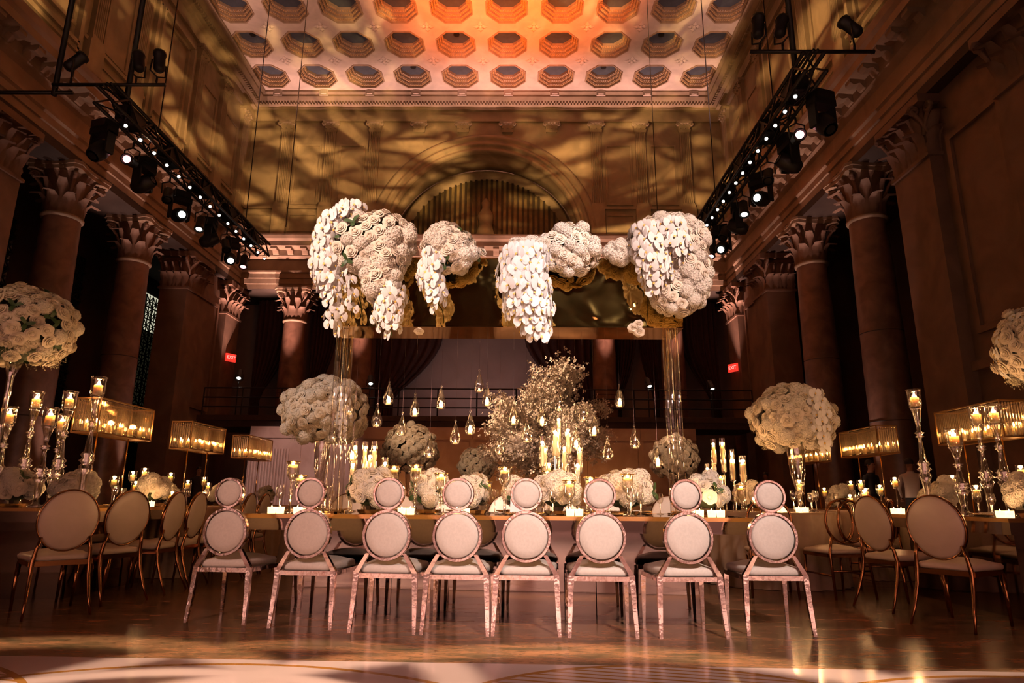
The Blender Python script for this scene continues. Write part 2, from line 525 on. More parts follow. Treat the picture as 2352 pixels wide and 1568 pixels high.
# ------------------------------------------------------------------ ceiling
NX, NY, PX, PY = 10, 7, 2.187, 2.15
RO = 0.78
CY0 = 26.2
OCT = [(RO * x, RO * y) for x, y in ((1, .414), (.414, 1), (-.414, 1), (-1, .414), (-1, -.414), (-.414, -1), (.414, -1), (1, -.414))]
mb = MB()
for i in range(NX):
    for j in range(NY):
        cx, cy = XC + (i - 4.5) * PX, CY0 - j * PY
        hx, hy = PX / 2, PY / 2
        vs = [(cx + hx, cy + hy, ZC), (cx - hx, cy + hy, ZC), (cx - hx, cy - hy, ZC), (cx + hx, cy - hy, ZC)] + [(cx + x, cy + y, ZC) for x, y in OCT]
        o = 4
        mb.add(vs, [(0, o + 0, o + 1), (1, o + 2, o + 3), (2, o + 4, o + 5), (3, o + 6, o + 7), (0, o + 1, o + 2, 1), (1, o + 3, o + 4, 2), (2, o + 5, o + 6, 3), (3, o + 7, o + 0, 0)])
x0, x1 = XC - 5 * PX, XC + 5 * PX
y0, y1 = CY0 - (NY - 0.5) * PY, CY0 + PY / 2
for a, b in (((XC - 11.4, YF), (x0, 28.2)), ((x1, YF), (XC + 11.4, 28.2)), ((x0, y1), (x1, 28.2)), ((x0, YF), (x1, y0))):
    mb.add([(a[0], a[1], ZC), (b[0], a[1], ZC), (b[0], b[1], ZC), (a[0], b[1], ZC)], [(0, 3, 2, 1)])
mb.span((XC - 11.5, YF, ZC + 1.1), (XC + 11.5, 28.4, ZC + 1.2))
ceiling = struct('ceiling', mb, M_CEIL, 'coffered plaster ceiling washed in pink and orange light')

def octring(mb, r0, z0, r1, z1):
    vs = [(r0 / RO * x, r0 / RO * y, z0) for x, y in OCT] + [(r1 / RO * x, r1 / RO * y, z1) for x, y in OCT]
    mb.add(vs, [(i, 8 + i, 8 + (i + 1) % 8, (i + 1) % 8) for i in range(8)])
cf = MB()
prof = [(0.83, -0.05), (0.78, -0.05), (0.78, 0.07), (0.71, 0.10), (0.71, 0.21), (0.63, 0.24), (0.63, 0.34), (0.56, 0.37), (0.56, 0.50)]
for (a, b), (c, d) in zip(prof, prof[1:]):
    octring(cf, a, b, c, d)
octring(cf, 0.83, 0.0, 0.83, -0.05)
me_coffer = cf.mesh('coffer', False); me_coffer.materials.append(M_COFFER)
bd = MB()
for rr, zz, n, s in ((0.75, 0.075, 8, 0.055), (0.67, 0.215, 6, 0.06), (0.595, 0.345, 5, 0.05)):
    for i in range(8):
        a, b = Vector((*OCT[i], 0)) * (rr / RO), Vector((*OCT[(i + 1) % 8], 0)) * (rr / RO)
        for k in range(n):
            p = a.lerp(b, (k + 0.5) / n)
            bd.box((p.x, p.y, zz), (s, s, s * 1.2))
me_bead = bd.mesh('gilt_beading'); me_bead.materials.append(M_GILT)
pn = MB()
pn.add([(0.56 / RO * x, 0.56 / RO * y, 0.50) for x, y in OCT], [tuple(range(8))])
me_pan = pn.mesh('coffer_panel'); me_pan.materials.append(M_BLUE)
vt = MB().lathe([(0.0, 0.46), (0.13, 0.46), (0.13, 0.50)], 10)
me_vent = vt.mesh('vent'); me_vent.materials.append(M_BLACK)
ro = MB()
for k in range(4):
    Mk = Matrix.Rotation(k * pi / 2, 4, 'Z')
    ro.add([(0.04, -0.03, 0), (0.16, -0.10, -0.03), (0.34, 0, -0.01), (0.16, 0.10, -0.03), (0.14, 0, -0.07)], [(0, 1, 4), (1, 2, 4), (2, 3, 4), (3, 0, 4)], Mk)
    ro.add([(0.05, 0.05, -0.02), (0.14, 0.05, -0.05), (0.15, 0.15, -0.02), (0.05, 0.14, -0.05)], [(0, 1, 2, 3)], Mk)
ro.lathe([(0.0, -0.09), (0.05, -0.08), (0.08, -0.03), (0.08, 0)], 8)
me_ros = ro.mesh('rosette'); me_ros.materials.append(M_CEIL)
for i in range(NX):
    for j in range(NY):
        c = link('coffer', me_coffer, ceiling, (XC + (i - 4.5) * PX, CY0 - j * PY, ZC))
        link('gilt_beading', me_bead, c)
        link('coffer_panel', me_pan, c)
        if (i * 3 + j * 5) % 4 == 1:
            link('vent', me_vent, c)
        if i < NX - 1:
            link('rosette', me_ros, ceiling, (XC + (i - 4) * PX, CY0 - (j + 0.5) * PY, ZC))

# ------------------------------------------------------------------ cornices swept round three walls
def sweep(profile, half, yb, y0):
    """profile: (inset from the wall, z)"""
    vs, fs = [], []
    k = len(profile)
    for s in range(4):
        for o, z in profile:
            x = XC - half + o if s < 2 else XC + half - o
            y = y0 if s in (0, 3) else yb - o
            vs.append((x, y, z))
    for s in range(3):
        for q in range(k - 1):
            fs.append((s * k + q, s * k + q + 1, (s + 1) * k + q + 1, (s + 1) * k + q))
    return MB().add(vs, fs)

c1 = struct('trim_1', sweep([(0, 18.45), (0.12, 18.45), (0.12, 18.62), (0.06, 18.64), (0.06, 19.0), (0.2, 19.05), (0.2, 19.15), (0.35, 19.2), (0.35, 19.28), (0.5, 19.32), (0.62, 19.45), (0.62, 19.55), (0.75, 19.62), (0.75, ZC)], HW, YB, YF), M_STONE, 'stepped stone cornice running under the coffered ceiling')
dn = MB()
for k in range(150):
    dn.box((XC - 10.9 + k * 0.1463, YB - 0.42, 19.24), (0.08, 0.12, 0.1))
for s in (-1, 1):
    for k in range(110):
        dn.box((XC + s * (HW - 0.42), 11.4 + k * 0.1463, 19.24), (0.12, 0.08, 0.1))
dn.build('dentil_course', M_STONE, c1)['kind'] = 'stuff'
for k in range(NX):      # small square bosses on the back frieze
    MB().box((0, 0, 0), (0.42, 0.05, 0.30)).box((0, -0.04, 0), (0.26, 0.05, 0.18)).build('boss', M_CEIL, c1, loc=(XC + (k - 4.5) * PX, YB - 0.77, 19.60 - 0.05))

ENT = [(0.0, 10.05), (0.0, 10.27), (0.05, 10.29), (0.05, 10.52), (0.10, 10.54), (0.10, 10.74), (0.16, 10.80), (0.16, 10.88), (0.02, 10.90), (0.02, 11.42), (0.10, 11.50), (0.18, 11.58), (0.18, 11.86), (0.62, 11.90), (0.62, 12.12), (0.70, 12.22), (0.74, 12.36), (0.74, 12.42), (-0.3, 12.44)]
c2 = struct('trim_2', sweep(ENT, 11.05, YB + 0.05, YF), M_STONE, 'deep stone entablature with modillions resting on the columns')
md = MB().add([(0, 0, 0), (0.40, 0, 0), (0.40, 0, -0.10), (0.30, 0, -0.17), (0.14, 0, -0.12), (0.05, 0, -0.25), (0, 0, -0.27)] + [(0, 0.26, 0), (0.40, 0.26, 0), (0.40, 0.26, -0.10), (0.30, 0.26, -0.17), (0.14, 0.26, -0.12), (0.05, 0.26, -0.25), (0, 0.26, -0.27)],
              [tuple(range(7)), tuple(reversed(range(7, 14)))] + [(i, 7 + i, 7 + (i + 1) % 7, (i + 1) % 7) for i in range(7)])
me_mod = md.mesh('modillion'); me_mod.materials.append(M_STONE)
for k in range(34):
    y = 5.0 + k * 0.66
    link('modillion', me_mod, c2, (XC - 11.05 + 0.18, y - 0.13, 11.89))
    link('modillion', me_mod, c2, (XC + 11.05 - 0.18, y + 0.13, 11.89), (0, 0, pi))
for k in range(32):
    link('modillion', me_mod, c2, (XC - 10.35 + k * 0.668 - 0.13 + 0.26, YB + 0.05 - 0.18, 11.89), (0, 0, -pi / 2))

# ------------------------------------------------------------------ upper walls
RA = 4.4            # radius of the great arch
mb = MB()
mb.add([(XC - HW, YB, ZE), (XC - RA, YB, ZE), (XC - RA, YB, 18.6), (XC - HW, YB, 18.6)], [(0, 1, 2, 3)])
mb.add([(XC + RA, YB, ZE), (XC + HW, YB, ZE), (XC + HW, YB, 18.6), (XC + RA, YB, 18.6)], [(0, 1, 2, 3)])
N = 40
for k in range(N):
    a, b = pi - pi * k / N, pi - pi * (k + 1) / N
    xa, za, xb, zb = XC + RA * cos(a), ZE + RA * sin(a), XC + RA * cos(b), ZE + RA * sin(b)
    mb.add([(xa, YB, za), (xb, YB, zb), (xb, YB, 18.6), (xa, YB, 18.6)], [(0, 1, 2, 3)])
wall_back = struct('wall_back', mb, M_STONE, 'upper end wall of limestone with a great round arch')
TOY = Matrix(((1, 0, 0, XC), (0, 0, 1, 0), (0, 1, 0, ZE), (0, 0, 0, 1)))    # lathe x,y -> hall x,z ; lathe z -> y
def halfring(prof, n=48):
    return MB().lathe(prof, n, TOY, 0, pi)
halfring([(5.32, YB), (5.32, YB - 0.16), (5.12, YB - 0.26), (5.05, YB - 0.16), (4.92, YB - 0.14), (4.92, YB - 0.20), (4.76, YB - 0.22), (4.74, YB - 0.12), (4.60, YB - 0.10), (4.58, YB - 0.18), (4.46, YB - 0.18), (4.42, YB - 0.05), (4.40, YB)]).build('archivolt', M_STONE, wall_back, True)
sof = halfring([(4.40, YB), (4.40, YB + 0.5), (4.34, YB + 0.55), (4.34, YB + 1.45), (4.40, YB + 1.5), (4.40, YB + 2.0), (4.1, YB + 2.0), (4.1, YB + 2.15)])
sof.build('arch_soffit', M_STONE, wall_back, True)

def pilaster_meshes():
    h, wd, dp = 3.75, 0.46, 0.16
    poly = [(-wd / 2, 0), (-wd / 2, -dp)]
    for k in range(5):
        x = -wd / 2 + 0.05 + k * 0.08
        poly += [(x, -dp), (x + 0.015, -dp + 0.045), (x + 0.035, -dp + 0.045), (x + 0.05, -dp)]
    poly += [(wd / 2, -dp), (wd / 2, 0)]
    sh = MB().prism(poly, 0.0, h)
    ba = MB().box((0, -0.10, -0.05), (0.60, 0.24, 0.14)).box((0, -0.09, 0.06), (0.54, 0.21, 0.08)).box((0, -0.11, -0.80), (0.66, 0.22, 1.4))
    ca = MB().add([(-.23, 0, 0), (.23, 0, 0), (.23, -.16, 0), (-.23, -.16, 0), (-.34, 0, .42), (.34, 0, .42), (.34, -.27, .42), (-.34, -.27, .42)], [(0, 3, 7, 4), (1, 5, 6, 2), (3, 2, 6, 7), (4, 7, 6, 5)])
    ca.box((0, -0.14, 0.48), (0.76, 0.32, 0.12))
    for r, (n, z0, hh) in enumerate(((3, 0.0, 0.2), (4, 0.16, 0.24))):
        for k in range(n):
            x = -0.22 + 0.44 * k / (n - 1)
            y = -0.17 - 0.03 * r
            ca.add([(x - .06, y, z0), (x + .06, y, z0), (x + .07, y - .03, z0 + hh * .7), (x - .07, y - .03, z0 + hh * .7), (x, y - .12, z0 + hh * .85), (x, y - .11, z0 + hh * .65)], [(0, 1, 2, 3), (3, 2, 4), (2, 5, 4), (3, 4, 5)])
    for s in (-1, 1):
        ca.lathe([(0.03, -0.05), (0.09, -0.05), (0.09, 0.05), (0.03, 0.05)], 8, Matrix.Translation((s * 0.33, -0.25, 0.36)) @ Matrix.Rotation(pi / 2, 4, 'X'))
    out = []
    for n, m in (('pilaster', sh), ('pilaster_base', ba), ('pilaster_capital', ca)):
        me = m.mesh(n); me.materials.append(M_STONE); out.append(me)
    return out
PIL = pilaster_meshes()
def pilaster(parent, x, y, rz):
    p = link('pilaster', PIL[0], parent, (x, y, 14.1), (0, 0, rz))
    link('pilaster_base', PIL[1], p)
    link('pilaster_capital', PIL[2], p, (0, 0, 3.75))
def frame_mesh(wd, ht, t=0.09, d=0.05):
    m = MB()
    m.box((0, -d / 2, ht / 2 - t / 2), (wd, d, t)).box((0, -d / 2, -ht / 2 + t / 2), (wd, d, t))
    m.box((-wd / 2 + t / 2, -d / 2, 0), (t, d, ht - 2 * t)).box((wd / 2 - t / 2, -d / 2, 0), (t, d, ht - 2 * t))
    me = m.mesh('panel_moulding'); me.materials.append(M_STONE)
    return me
FR_BIG, FR_LOW = frame_mesh(1.25, 3.1), frame_mesh(1.35, 0.9)
for s in (-1, 1):
    for k in range(5):
        off = 1.06 + k * 2.1
        if off > 2.2 or True:
            if k >= 2:
                pilaster(wall_back, XC + s * off, YB, 0)
            else:
                link('pilaster_capital', PIL[2], wall_back, (XC + s * off, YB, 17.85))
        if k >= 2 and k < 5:
            x = XC + s * (off + 1.05)
            if k > 2 and k < 4 or k == 2:
                link('panel_moulding', FR_BIG, wall_back, (x, YB, 15.7))
            link('panel_moulding', FR_LOW, wall_back, (x, YB, 13.25))
MB().span((XC - HW, YB - 0.12, 13.92), (XC - 5.4, YB, 14.04)).span((XC + 5.4, YB - 0.12, 13.92), (XC + HW, YB, 14.04)).build('string_course', M_STONE, wall_back)

walls = {}
for s, nm in ((-1, 'left'), (1, 'right')):
    x = XC + s * HW
    mb = MB().span((x, YF, 0.0 if False else ZE), (x + s * 0.4, YB + 0.2, 18.6))
    wl = struct('wall_' + nm, mb, M_STONE, 'upper side wall of limestone ' + ('above the lit grille window' if s < 0 else 'above the waiter in a white jacket'))
    walls[s] = wl
    rz = pi / 2 if s < 0 else -pi / 2
    ys = [26.9, 24.8, 22.7, 18.9, 16.8, 13.0, 10.9]
    for y in ys:
        pilaster(wl, x, y, rz)
    for y in (25.85, 23.75, 17.85, 11.95):
        link('panel_moulding', FR_BIG, wl, (x, y, 15.7), (0, 0, rz))
        link('panel_moulding', FR_LOW, wl, (x, y, 13.25), (0, 0, rz))
    for y in (20.8, 14.9):       # tall framed blind windows
        m = MB()
        for t, d, wd, ht in ((0.16, 0.16, 2.5, 4.6), (0.12, 0.26, 2.2, 4.35), (0.14, 0.10, 1.96, 4.1)):
            m.box((0, -d / 2, ht / 2), (wd, d, t)); m.box((-wd / 2, -d / 2, 0), (t, d, ht)); m.box((wd / 2, -d / 2, 0), (t, d, ht)); m.box((0, -d / 2, -ht / 2), (wd, d, t))
        m.build('blind_window_frame', M_STONE, wl, loc=(x, y, 15.6), rot=(0, 0, rz))
    MB().span((x, YF, 13.92), (x - s * 0.12, YB, 14.04)).build('string_course', M_STONE, wl)

# ------------------------------------------------------------------ the arched window
g = MB()
vs = [(XC, YB + 2.1, ZE)] + [(XC + 4.1 * cos(pi * k / 32), YB + 2.1, ZE + 4.1 * sin(pi * k / 32)) for k in range(33)]
g.add(vs, [(0, k + 1, k + 2) for k in range(32)])
win = struct('window_1', g, principled('amber night glass', (0.16, 0.11, 0.05), 0.3, vary=0.6, scale=1.2), 'arched window with close vertical bars in the end wall')
M_BAR = principled('bronze bar', (0.035, 0.022, 0.010), 0.5, metal=0.2)
for k in range(31):
    x = -3.9 + k * 0.26
    top = math.sqrt(max(0.05, 4.1 ** 2 - x * x))
    MB().span((XC + x - 0.055, YB + 1.96, ZE), (XC + x + 0.055, YB + 2.06, ZE + top)).build('mullion', M_BAR, win)
for z in (0.5, 0.85):
    ln = math.sqrt(4.1 ** 2 - z * z)
    MB().span((XC - ln, YB + 1.88, ZE + z), (XC + ln, YB + 1.96, ZE + z + 0.07)).build('transom', M_BAR, win)
MB().lathe([(0.55, 0), (0.5, 0.9), (0.34, 1.4), (0.42, 1.9), (0.2, 2.3), (0.24, 2.6), (0.0, 2.9)], 10, Matrix.Translation((XC, YB + 1.6, ZE + 0.02))).build('stone_figure', M_STONE, win, True)

# ------------------------------------------------------------------ columns and piers
def leaf_mesh(h, wd, curl):
    rows, cols = 7, 5
    vs, fs = [], []
    for i in range(rows):
        t = i / (rows - 1)
        a = max(0.0, t - 0.55) / 0.45
        z = h * (t if t < 0.6 else 0.6 + 0.4 * sin((t - 0.6) / 0.4 * pi * 0.75) / sin(pi * 0.75) * 0.75)
        x = 0.03 + curl * a * a + 0.05 * t
        hw = wd / 2 * (1.0 - 0.55 * t ** 3) * (1 + 0.16 * (-1) ** i)
        for j in range(cols):
            u = j / (cols - 1) * 2 - 1
            vs.append((x - 0.10 * wd * abs(u) + (0.03 if j == 2 else 0), u * hw, z))
    for i in range(rows - 1):
        for j in range(cols - 1):
            fs.append((i * cols + j, i * cols + j + 1, (i + 1) * cols + j + 1, (i + 1) * cols + j))
    return vs, fs
LEAF1, LEAF2 = leaf_mesh(0.55, 0.34, 0.34), leaf_mesh(0.95, 0.34, 0.40)
def as_mesh(name, vf, mat, smooth=True):
    me = MB().add(*vf).mesh(name, smooth); me.materials.append(mat); return me
ME_L1, ME_L2 = as_mesh('acanthus_leaf', LEAF1, M_DIMSTONE), as_mesh('acanthus_leaf', LEAF2, M_DIMSTONE)
vo = MB()
sp = [(0.12 * (1 - k / 18) * cos(k * 0.75), 0, 0.12 * (1 - k / 18) * sin(k * 0.75)) for k in range(17)]
vo.tube([(-0.30, 0, -0.55), (-0.16, 0, -0.25), (0.04, 0, 0.0)] + [(p[0], 0, p[2]) for p in sp], [0.05] * 3 + [0.055] * 17, 5)
ME_VOL = vo.mesh('volute', True); ME_VOL.materials.append(M_DIMSTONE)

def column(x, y, label, z_ast=8.65, front=None):
    c = thing('column', label, None, (x, y, 0), 0, None, 'structure')
    del_cat = c
    MB().lathe([(0.57, 0.45), (0.56, 2.0), (0.545, 4.5), (0.51, 7.0), (0.47, z_ast)], 32).build('shaft', M_MARBLE, c, True)
    MB().box((0, 0, 0.1), (1.5, 1.5, 0.2)).lathe([(0.74, 0.2), (0.78, 0.26), (0.74, 0.32), (0.64, 0.36), (0.68, 0.42), (0.6, 0.46), (0.57, 0.46)], 32).build('base', M_STONE, c)
    MB().lathe([(0.47, z_ast - 0.12), (0.53, z_ast - 0.09), (0.54, z_ast - 0.03), (0.50, z_ast)], 32).build('astragal', M_STONE, c, True)
    for z in (2.9, 5.3):
        MB().lathe([(0.556 if z < 4 else 0.54, z), (0.562 if z < 4 else 0.545, z + 0.012), (0.556 if z < 4 else 0.54, z + 0.024)], 32).build('drum_joint', M_DARKSTONE, c, True)
    cap = MB().lathe([(0.46, z_ast), (0.47, z_ast + 0.6), (0.56, z_ast + 1.05), (0.66, z_ast + 1.2)], 24).build('capital', M_DIMSTONE, c, True)
    poly = []
    for q in range(4):
        a = q * pi / 2 + pi / 4
        for da, r in ((-0.10, 1.0), (0.10, 1.0)):
            poly.append((r * cos(a + da), r * sin(a + da)))
        for da, r in ((0.45, 0.74), (0.785, 0.68), (1.12, 0.74)):
            poly.append((r * cos(a + da), r * sin(a + da)))
    MB().prism(poly, z_ast + 1.2, z_ast + 1.31).prism([(p * 1.05, q * 1.05) for p, q in poly], z_ast + 1.31, z_ast + 1.4).build('abacus', M_STONE, cap)
    for k in range(8):
        a = k * pi / 4
        link('acanthus_leaf', ME_L1, cap, (0.45 * cos(a), 0.45 * sin(a), z_ast), (0, 0, a))
        a += pi / 8
        link('acanthus_leaf', ME_L2, cap, (0.45 * cos(a), 0.45 * sin(a), z_ast), (0, 0, a))
    for k in range(4):
        a = k * pi / 2 + pi / 4
        link('volute', ME_VOL, cap, (0.80 * cos(a), 0.80 * sin(a), z_ast + 1.05), (0, 0, a))
    return c

def pier(x0, x1, y0, y1, faces, label):
    """square pier with a leafy capital; faces: list of outward normals seen"""
    c = thing('pier', label, None, ((x0 + x1) / 2, (y0 + y1) / 2, 0), 0, None, 'structure')
    a, b = abs(x1 - x0) / 2, abs(y1 - y0) / 2
    MB().box((0, 0, 4.33), (2 * a, 2 * b, 8.66)).build('shaft', M_DIMSTONE, c)
    MB().box((0, 0, 0.5), (2 * a + 0.16, 2 * b + 0.16, 1.0)).box((0, 0, 1.06), (2 * a + 0.24, 2 * b + 0.24, 0.12)).build('base', M_DIMSTONE, c)
    cap = MB().box((0, 0, 9.25), (2 * a - 0.02, 2 * b - 0.02, 1.2)).build('capital', M_DIMSTONE, c)
    MB().box((0, 0, 8.62), (2 * a + 0.12, 2 * b + 0.12, 0.08)).box((0, 0, 9.94), (2 * a + 0.44, 2 * b + 0.44, 0.2)).build('abacus', M_DIMSTONE, cap)
    for nx, ny in faces:
        half, ang = (b, math.atan2(ny, nx)) if nx else (a, math.atan2(ny, nx))
        for row, (me, n, sh) in enumerate(((ME_L1, 4, 0), (ME_L2, 3, 0.5))):
            for k in range(n):
                t = -half + (k + 0.5) * 2 * half / n
                px, py = (nx * a, t) if nx else (t, ny * b)
                link('acanthus_leaf', me, cap, (px, py, 8.66), (0, 0, ang))
        for t in (-half, half):
            px, py = (nx * (a + 0.22), t) if nx else (t, ny * (b + 0.22))
            link('volute', ME_VOL, cap, (px, py, 9.7), (0, 0, ang))
    return c

for s, side in ((-1, 'beside the lit grille window'), (1, 'behind the waiter in a white jacket')):
    X = XC + s * 11.5
    column(X, 17.3, 'marble column with a leafy capital ' + side + ', first of two')
    column(X, 20.9, 'marble column with a leafy capital ' + side + ', second of two')
    for (ya, yb, txt) in ((23.6, 24.9, 'beyond the two columns'), (27.0, 28.4, 'in the far corner of the hall'), (13.6, 15.0, 'before the two columns'), (10.0, 11.4, 'at the near end of the panelled wall')):
        pier(X + s * 0.55, X - s * 0.5, ya, yb, ((-s, 0), (0, -1)), 'square stone pier with leafy capital ' + txt + ' ' + side)
    # infill walls, aisle
    lw = MB()
    lw.span((XC + s * 11.3, YF, 0), (XC + s * 11.7, 10.1, 10.05)).span((XC + s * 11.3, 11.3, 0), (XC + s * 11.7, 13.7, 10.05)).span((XC + s * 11.3, 24.8, 0), (XC + s * 11.7, 27.1, 10.05))
    lo = struct('wall_' + ('left' if s < 0 else 'right') + '_lower', lw, M_DIMSTONE, 'panelled lower side wall between the piers ' + side)
    rz = pi / 2 if s < 0 else -pi / 2
    fm = frame_mesh(1.7, 4.6, 0.14, 0.07); fm.materials.clear(); fm.materials.append(M_DIMSTONE)
    for y in (12.5, 8.6, 6.4, 26.0):
        link('panel_moulding', fm, lo, (XC + s * 11.3, y, 6.6), (0, 0, rz))
    m = MB()
    for ya, yb in ((YF, 10.0), (11.4, 13.6), (24.9, 27.0)):
        m.span((XC + s * 11.18, ya, 3.55), (XC + s * 11.3, yb, 3.75))
    m.build('dado_rail', M_DIMSTONE, lo)
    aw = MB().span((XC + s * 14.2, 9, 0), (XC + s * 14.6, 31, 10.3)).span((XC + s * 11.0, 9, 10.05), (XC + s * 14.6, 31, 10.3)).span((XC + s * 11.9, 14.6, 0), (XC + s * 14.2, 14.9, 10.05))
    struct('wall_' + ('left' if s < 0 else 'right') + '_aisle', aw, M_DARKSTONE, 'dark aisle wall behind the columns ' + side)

for xo, txt in ((-8.5, 'outermost, toward the lit grille window'), (-5.45, 'flanking the draped middle bay, toward the lit grille window'), (5.45, 'flanking the draped middle bay, toward the waiter in a white jacket'), (8.5, 'outermost, toward the waiter in a white jacket')):
    column(XC + xo, YB + 0.48, 'end wall marble column with leafy capital, ' + txt)

# grille windows of the aisle: bright panes behind a lattice
M_LAT = principled('iron lattice', (0.01, 0.009, 0.007), 0.6, metal=0.3)
for k, (y, lit) in enumerate(((26.55, True), (21.6, False), (18.2, False))):
    wn = thing('window_%d' % (k + 2), ('tall aisle window with star lattice grille, lit from outside at the top' if lit else ('dark tall aisle window with star lattice grille behind the second column' if k == 1 else 'dark tall aisle window with star lattice grille behind the first column')), None, (XC - 14.2, y, 0), 0, None, 'structure')
    MB().span((0.0, -0.75, 7.75), (0.03, 0.75, 9.3)).build('pane', emission('pale evening glass', (0.75, 0.72, 0.52), 0.8) if lit else principled('dark pane', (0.02, 0.02, 0.015), 0.2), wn)
    MB().span((0.0, -0.75, 3.0), (0.03, 0.75, 7.70)).build('pane', principled('dusky glass', (0.05, 0.05, 0.03), 0.3, emit=(0.5, 0.45, 0.25), estr=0.02 if lit else 0.0) if lit else principled('dark pane', (0.02, 0.02, 0.015), 0.2), wn)
    for r in range(12):
        for c in range(3):
            m = MB()
            cy, cz, h = -0.5 + c * 0.5, 3.25 + r * 0.52, 0.25
            for dy, dz in ((1, 1), (1, -1), (0, 1), (1, 0)):
                m.tube([(0.08, cy - dy * h, cz - dz * h), (0.08, cy + dy * h, cz + dz * h)], 0.022, 4)
            for a, b in (((-h, -h), (h, -h)), ((-h, -h), (-h, h))):
                m.tube([(0.08, cy + a[0], cz + a[1]), (0.08, cy + b[0], cz + b[1])], 0.035, 4)
            m.build('lattice_panel', M_LAT, wn)

# ------------------------------------------------------------------ end wall below the entablature
M_PALE = principled('pale plaster wall', (0.27, 0.205, 0.185), 0.8, vary=0.1, scale=1)
struct('wall_end_lower', MB().span((XC - 14.2, 30.6, 0), (XC + 14.2, 30.9, ZE + 5)), M_PALE, 'pale plaster wall behind the end columns and drapes')
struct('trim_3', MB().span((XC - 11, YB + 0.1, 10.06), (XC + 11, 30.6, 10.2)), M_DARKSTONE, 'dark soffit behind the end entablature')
def drape(x0, x1, tie, label):
    """gathered curtain: full width at the top, drawn toward the tie side below"""
    nu, nv = 40, 14
    vs, fs = [], []
    for j in range(nv + 1):
        t = j / nv
        z = 9.9 - t * 6.0
        k = 1.0 if t < 0.3 else 1.0 - 0.72 * min(1.0, (t - 0.3) / 0.45) ** 1.6
        for i in range(nu + 1):
            u = i / nu
            x = (x0 + (x1 - x0) * u * k) if tie == 0 else (x1 - (x1 - x0) * u * k)
            vs.append((x, 29.4 + 0.10 * sin(u * 44) * (0.6 + 0.4 * k), z))
    for j in range(nv):
        for i in range(nu):
            a = j * (nu + 1) + i
            fs.append((a, a + 1, a + nu + 2, a + nu + 1))
    o = MB().add(vs, fs).build('curtain', M_CURTAIN, None, True)
    sm = o.modifiers.new('thickness', 'SOLIDIFY'); sm.thickness = 0.02
    return tag(o, label, 'curtain', 'drapes behind the end columns')
for x0, x1, tie, lab in ((-6.5, -3.5, 0, 'dark tied-back drape of the middle bay, on the lit grille window side'), (0.3, 3.3, 1, 'dark tied-back drape of the middle bay behind the blossom tree'), (-9.6, -8.45, 0, 'dark drape next to the outermost end column by the exit sign, outer half'), (-8.35, -7.5, 1, 'dark drape next to the outermost end column, inner half'),
                         (4.4, 5.45, 0, 'dark drape between the end columns behind the acrylic canopy leg, inner half'), (5.55, 6.4, 1, 'dark drape between the end columns, outer half by the second exit sign'), (-12.2, -10.6, 0, 'dark drape in the far corner under the exit sign'), (7.5, 9.2, 1, 'dark drape in the far corner under the red sign beyond the blossom tree')):
    drape(x0, x1, tie, lab)

mz = struct('mezzanine', MB().span((XC - 10.9, 25.4, 3.55), (XC + 10.9, 27.7, 3.95)).span((XC - 10.9, 25.3, 3.80), (XC + 10.9, 25.5, 4.0)), principled('dark timber', (0.06, 0.035, 0.025), 0.6, vary=0.2), 'dark gallery floor below the end columns')
for z in (4.35, 4.72, 5.1):
    MB().tube([(XC - 10.8, 25.5, z), (XC + 10.8, 25.5, z)], 0.03, 5).build('rail', M_BLACK, mz)
for k in range(15):
    MB().tube([(XC - 10.8 + k * 21.6 / 14, 25.5, 3.95), (XC - 10.8 + k * 21.6 / 14, 25.5, 5.1)], 0.03, 5).build('rail_post', M_BLACK, mz)

M_SCREEN = principled('veined marble screen', (0.50, 0.36, 0.28), 0.45, second=(0.40, 0.27, 0.20), scale=1.5, detail=8)
sw = struct('wall_screen', MB().span((-9.8, 24.0, 0), (6.5, 24.4, 3.42)), M_SCREEN, 'low marble screen wall across the end of the hall')
for k in range(8):
    x = -9.8 + 2.04 * k
    MB().span((x + 0.02, 23.95, 3.0), (x + 2.02, 24.0, 3.38)).build('frieze_panel', M_SCREEN, sw)
    MB().span((x + 0.1, 23.96, 0.3), (x + 1.92, 24.0, 2.9)).build('wall_panel', M_SCREEN, sw)
fl = MB()
for k in range(14):
    fl.lathe([(0.05, 0.1), (0.05, 2.6)], 8, Matrix.Translation((-9.7 + k * 0.105, 23.93, 0)))
fl.build('fluted_strip', M_SCREEN, sw)
wr = struct('wall_rear', MB().span((XC - 11.6, YF - 0.3, 0), (XC + 11.6, YF, ZC)), principled('entrance wall', (0.07, 0.04, 0.035), 0.8, vary=0.2, scale=1), 'panelled wall at the entrance end of the hall')
for k, (z0, z1, c) in enumerate(((0.0, 0.4, 0), (0.45, 0.75, 2), (0.8, 1.0, 1), (1.05, 1.3, 2), (1.42, 1.55, 1), (1.6, 1.75, 2), (1.85, 2.2, 1), (2.3, 2.4, 2), (2.6, 3.2, 1), (3.4, 3.6, 2), (3.8, 4.3, 1))):  # bands added behind the camera for the chrome chairs to reflect
    MB().span((XC - 10.5, YF, z0), (XC + 10.5, YF + 0.06 + 0.02 * c, z1)).build('wall_band', principled('entrance band %d' % c, ((0.12, 0.07, 0.06), (0.66, 0.42, 0.37), (0.88, 0.78, 0.72))[c], 0.7), wr)
for k in range(9):  # darker strips added to break up those reflections
    MB().span((XC - 9.6 + k * 2.4, YF, 0.5), (XC - 9.1 + k * 2.4, YF + 0.16, 4.4)).build('wall_pilaster', principled('entrance pilaster', (0.26, 0.14, 0.11), 0.7), wr)
